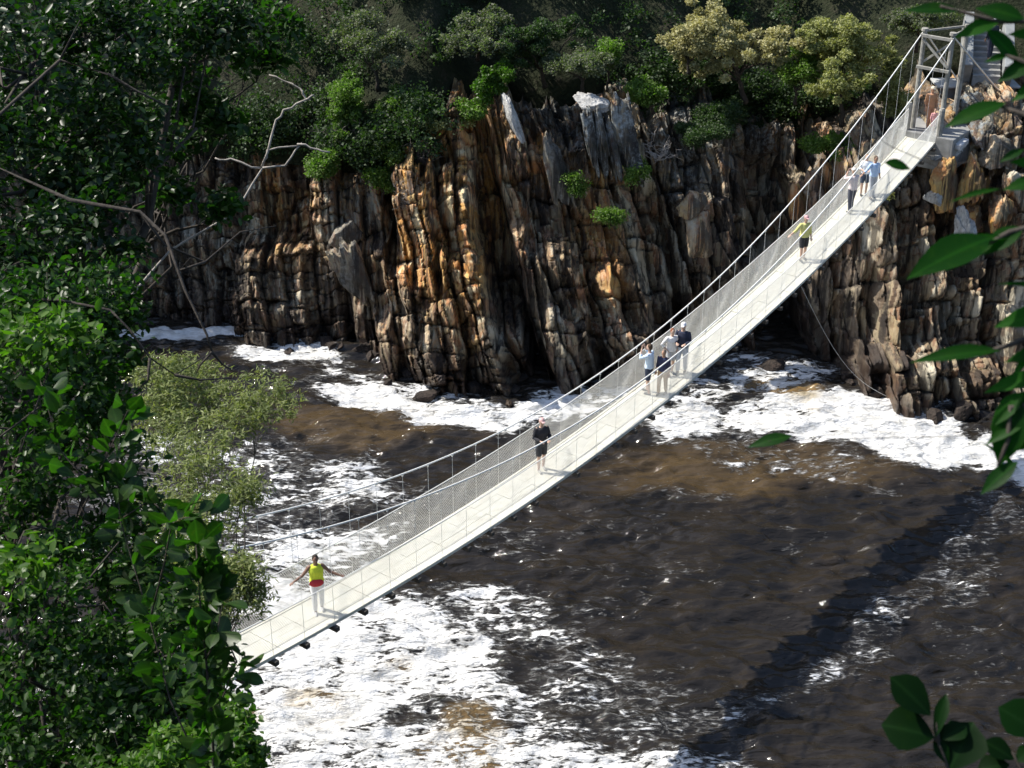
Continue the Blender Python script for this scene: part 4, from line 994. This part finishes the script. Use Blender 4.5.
# bleached dead branch
b = Vector((-4.4, 9.3, 0)); b.z = gz(b.x, b.y) - .2
d0 = atd(262, 168, 12)
lb = [[b, atd(100, 330, 11.4), atd(170, 250, 11.7), atd(232, 215, 11.8), d0, atd(268, 150, 12), atd(298, 146, 12)], [d0, atd(285, 165, 12), atd(302, 143, 12)], [d0, atd(275, 120, 12), atd(290, 107, 12), atd(306, 100, 12), atd(303, 92, 12), atd(290, 83, 12), atd(269, 75, 12)], [d0, atd(230, 160, 12), atd(215, 158, 12)],
      [atd(306, 100, 12), atd(314, 95, 12)], [atd(298, 146, 12), atd(318, 150, 12), atd(330, 152, 12)]]
rt = empty('dead_branch', b, 'bleached curling dead branch standing out against the dark slope', 'branch')
m = MB()
for pl in lb:
    n_ = len(pl); r_ = np.linspace(.010, .007, n_)
    pl2 = []; rr = []
    for i in range(n_ - 1):
        for f in (0, .33, .66): pl2.append(pl[i].lerp(pl[i + 1], f) + Vector(rng.normal(size=3)) * .008 - b); rr.append(r_[i] + (r_[i + 1] - r_[i]) * f)
    pl2.append(pl[-1] - b); rr.append(r_[-1]); m.tube(pl2, rr, 6)
m.build('branch', PALEBARK, rt, smooth=True)
# pale feathery shrubs lower on the bank
def feathery(cl, label, seed, n, base=None):
    c = cl[0][0]; b_ = base or Vector((c.x - .6, c.y - 1.2, 0)); b_.z = max(0, gz(b_.x, b_.y)) - .2
    rg = np.random.default_rng(seed); root = empty('feathery_shrub', b_, label, 'shrub')
    trunk_mesh(root, b_, cl, .035, TWIG, rg, 16, hub=.7)
    P, rn = puffs([np.array(c) for c, _ in cl], [r for _, r in cl], n, 45, .16, rg)
    leaf_mesh('crown', P - np.array(b_), .085, 'narrow', LP, root, .5, rg, rnd=rn)
feathery([C(255, 398, 20, 48, 22, .7), C(200, 385, 20.4, 50, 20, .7), C(225, 420, 19.6, 50, 18, .7), C(160, 372, 20, 30, 16, .5), C(165, 420, 19.4, 30, 22, .6)], 'pale yellow green feathery shrub, largest and highest, in front of the brown pool', 411, 2000)
feathery([C(215, 480, 18, 46, 20, .5), C(170, 500, 18, 40, 26, .5), C(245, 488, 18.2, 20, 12, .3), C(190, 455, 18.2, 40, 14, .4), C(215, 515, 17.8, 34, 18, .4), C(170, 545, 17.4, 40, 24, .4)], 'smaller pale feathery shrub just below the largest feathery one', 412, 900)
feathery([C(225, 580, 16, 28, 20, .35), C(250, 595, 16, 16, 14, .25), C(195, 570, 16, 24, 18, .3), C(210, 605, 15.8, 26, 16, .3), C(180, 610, 15.6, 26, 22, .3), C(240, 568, 16, 20, 10, .2)], 'thin olive feathery shrub at the left of the bridge deck, among foam', 413, 900)
# right-hand overhanging branch with long leaves close to the lens
def place_leaf(px0, py0, px1, py1, t0, t1, wfac=.2, tilt=(0, 0, 1), kind='lance'):
    T, F = leaf_template(kind); a = atd(px0, py0, t0); b_ = atd(px1, py1, t1); d = b_ - a; L = d.length; d.normalize()
    view = a - Vector((0, 0, CAMZ)); view.normalize()
    n_ = (Vector(tilt) - view * 1.0); n_ = n_ - d * n_.dot(d); n_.normalize(); s_ = n_.cross(d)
    T = T * np.array([L, L * wfac / .2 * (.64 if kind == 'lance' else .85), L]); B = np.array([tuple(d), tuple(s_), tuple(n_)])
    return T @ B + np.array(tuple(a)), F
def leaf_branch(name, base, stems, leaves, mat, label, r=.006, wood=BARK, kind='lance'):
    base = Vector(base); root = empty(name, base, label, 'branch'); m = MB()
    for pl in stems:
        pl = [Vector(p) for p in pl]; m.tube([p - base for p in pl], list(np.linspace(r, r * .3, len(pl))), 6)
    m.build('stem', wood, root, smooth=True)
    V = []; F = []; n = 0; rn = []
    for lf in leaves:
        v, f = place_leaf(*lf, kind=kind) if len(lf) < 8 else place_leaf(*lf[:7], tilt=lf[7], kind=kind)
        V.append(v - np.array(tuple(base))); F.append(f + n); n += len(v); rn += [random.random()] * len(v)
    raw_mesh('foliage', np.concatenate(V), np.concatenate(F), mat, True, root, attrs={'rnd': rn, 'rib': np.tile(rib_of(leaf_template(kind)[0]), len(leaves))})
    return root
gb = Vector((2.3, 2.2, 0)); gb.z = gz(gb.x, gb.y) - .1
t = 1.9
hub = atd(1120, 150, 1.9)
stems = [[gb, gb + Vector((0, -.1, 1.2)), atd(1180, 420, 1.9), hub, atd(1080, 20, 1.9), atd(1000, 22, 1.9), atd(940, 6, 1.9)],
         [hub, atd(1050, 70, 1.9), atd(1005, 55, 1.9)], [hub, atd(1070, 130, 1.9), atd(1000, 106, 1.9)],
         [hub, atd(1060, 220, 1.9), atd(1010, 232, 1.9), atd(975, 250, 1.9)], [atd(1150, 280, 1.9), atd(1070, 320, 1.9), atd(1010, 345, 1.9), atd(985, 352, 1.9)],
         [atd(1180, 420, 1.9), atd(1080, 400, 1.9), atd(1010, 408, 1.9), atd(1008, 440, 1.9), atd(998, 466, 1.9)]]
lv = [(960, 12, 905, 6, t, t, .2), (1000, 22, 955, 34, t, t, .3), (1024, 20, 978, 4, t, t, .34), (985, 30, 1024, 62, t, t, .3), (1040, 60, 998, 78, t, t, .34), (1060, 40, 1010, 30, t, t, .3), (1010, 55, 985, 60, t, t, .26), (1050, 80, 1012, 98, t, t, .3),
      (1006, 104, 945, 122, t, t, .24), (1024, 150, 1000, 160, t, t, .3), (1050, 180, 1004, 186, t, t, .3), (1000, 190, 950, 198, t, t, .1), (1060, 170, 1012, 158, t, t, .3),
      (990, 240, 912, 268, t, t * .97, .28), (1024, 228, 978, 252, t, t, .34), (1010, 240, 940, 238, t, t, .1), (1050, 290, 1000, 280, t, t, .1), (1060, 312, 996, 322, t, t, .3), (1000, 352, 912, 356, t, t, .15), (1060, 350, 1006, 358, t, t, .26), (1056, 330, 1012, 372, t, t, .2),
      (1050, 375, 985, 388, t, t, .22), (1060, 400, 1000, 412, t, t, .4), (1024, 392, 990, 425, t, t, .3), (1020, 400, 998, 466, t, t, .4), (1030, 418, 985, 442, t, t, .22), (1018, 462, 980, 492, t, t, .3), (1060, 430, 1012, 448, t, t, .3)]
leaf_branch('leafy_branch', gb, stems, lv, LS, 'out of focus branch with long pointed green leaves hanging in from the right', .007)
tw = atd(1110, 330, 2.4)
leaf_branch('leafy_twig', tw + Vector((.5, 0, 0)), [[tw + Vector((.5, 0, 0)), tw, atd(960, 436, 2.4), atd(840, 439, 2.4), atd(768, 441, 2.4)], [tw, atd(1020, 150, 2.3), atd(940, 168, 2.3), atd(890, 146, 2.3), atd(868, 130, 2.3)]],
            [(792, 437, 748, 444, 2.4, 2.4, .24), (884, 163, 912, 167, 2.3, 2.3, .36), (1018, 470, 985, 441, 2.4, 2.4, .1)], LS, 'very thin twig crossing from the right with a few small isolated leaves', .0012)
# sprigs at lower right
gb2 = Vector((1.15, 1.9, 0)); gb2.z = gz(gb2.x, gb2.y) - .1
h2_ = atd(960, 800, 2.2)
leaf_branch('leafy_sprig', gb2, [[gb2, h2_, atd(948, 768, 2.2), atd(938, 742, 2.2), atd(932, 736, 2.2)], [atd(938, 742, 2.2), atd(936, 722, 2.2)]],
            [(934, 738, 884, 722, 2.2, 2.2, .36), (930, 716, 894, 676, 2.2, 2.2, .26), (935, 738, 946, 694, 2.2, 2.2, .12), (942, 740, 966, 724, 2.2, 2.2, .3), (950, 770, 972, 722, 2.2, 2.2, .36), (948, 765, 936, 738, 2.2, 2.2, .2)],
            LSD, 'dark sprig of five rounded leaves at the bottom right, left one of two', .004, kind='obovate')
h3 = atd(1040, 800, 2.25)
leaf_branch('leafy_sprig', gb2 + Vector((.2, .05, -.2)), [[gb2 + Vector((.2, .05, -.2)), h3, atd(1020, 768, 2.25), atd(1012, 752, 2.25)], [h3, atd(1050, 740, 2.25), atd(1030, 722, 2.25)]],
            [(1014, 760, 986, 740, 2.25, 2.25, .26), (1010, 765, 978, 768, 2.25, 2.25, .3), (1040, 735, 1002, 706, 2.25, 2.25, .34), (1016, 762, 1034, 748, 2.25, 2.25, .34)],
            LSD, 'second dark sprig of rounded leaves, cut by the right edge at the bottom', .004, kind='obovate')

# ------------------------------------------------------------------ light
AZ = Vector((-.95, .31, 0)).normalized(); EL = R(47)
sd = Vector((AZ.x * math.cos(EL), AZ.y * math.cos(EL), math.sin(EL)))
sun = bpy.data.lights.new('sun', 'SUN'); so = bpy.data.objects.new('sun', sun); COL.objects.link(so)
sun.energy = 5.0; sun.angle = R(.53); sun.color = (1, .95, .86)
so.rotation_euler = (-sd).to_track_quat('-Z', 'Y').to_euler(); so.location = (0, 0, 80)
w = bpy.data.worlds.new('World'); scene.world = w; w.use_nodes = True
sk = w.node_tree.nodes.new('ShaderNodeTexSky'); sk.sky_type = 'NISHITA'; sk.sun_disc = False
sk.sun_elevation = EL; sk.sun_rotation = math.atan2(sd.x, sd.y)
bg = w.node_tree.nodes['Background']; w.node_tree.links.new(sk.outputs[0], bg.inputs[0]); bg.inputs[1].default_value = .145
scene.view_settings.view_transform = 'Standard'; scene.view_settings.look = 'None'; scene.view_settings.exposure = .5; scene.view_settings.gamma = 1
scene.cycles.max_bounces = 6; scene.cycles.diffuse_bounces = 3; scene.cycles.glossy_bounces = 3; scene.cycles.transmission_bounces = 3; scene.cycles.transparent_max_bounces = 4
scene.cycles.sample_clamp_indirect = 4
scene.cycles.use_denoising = True
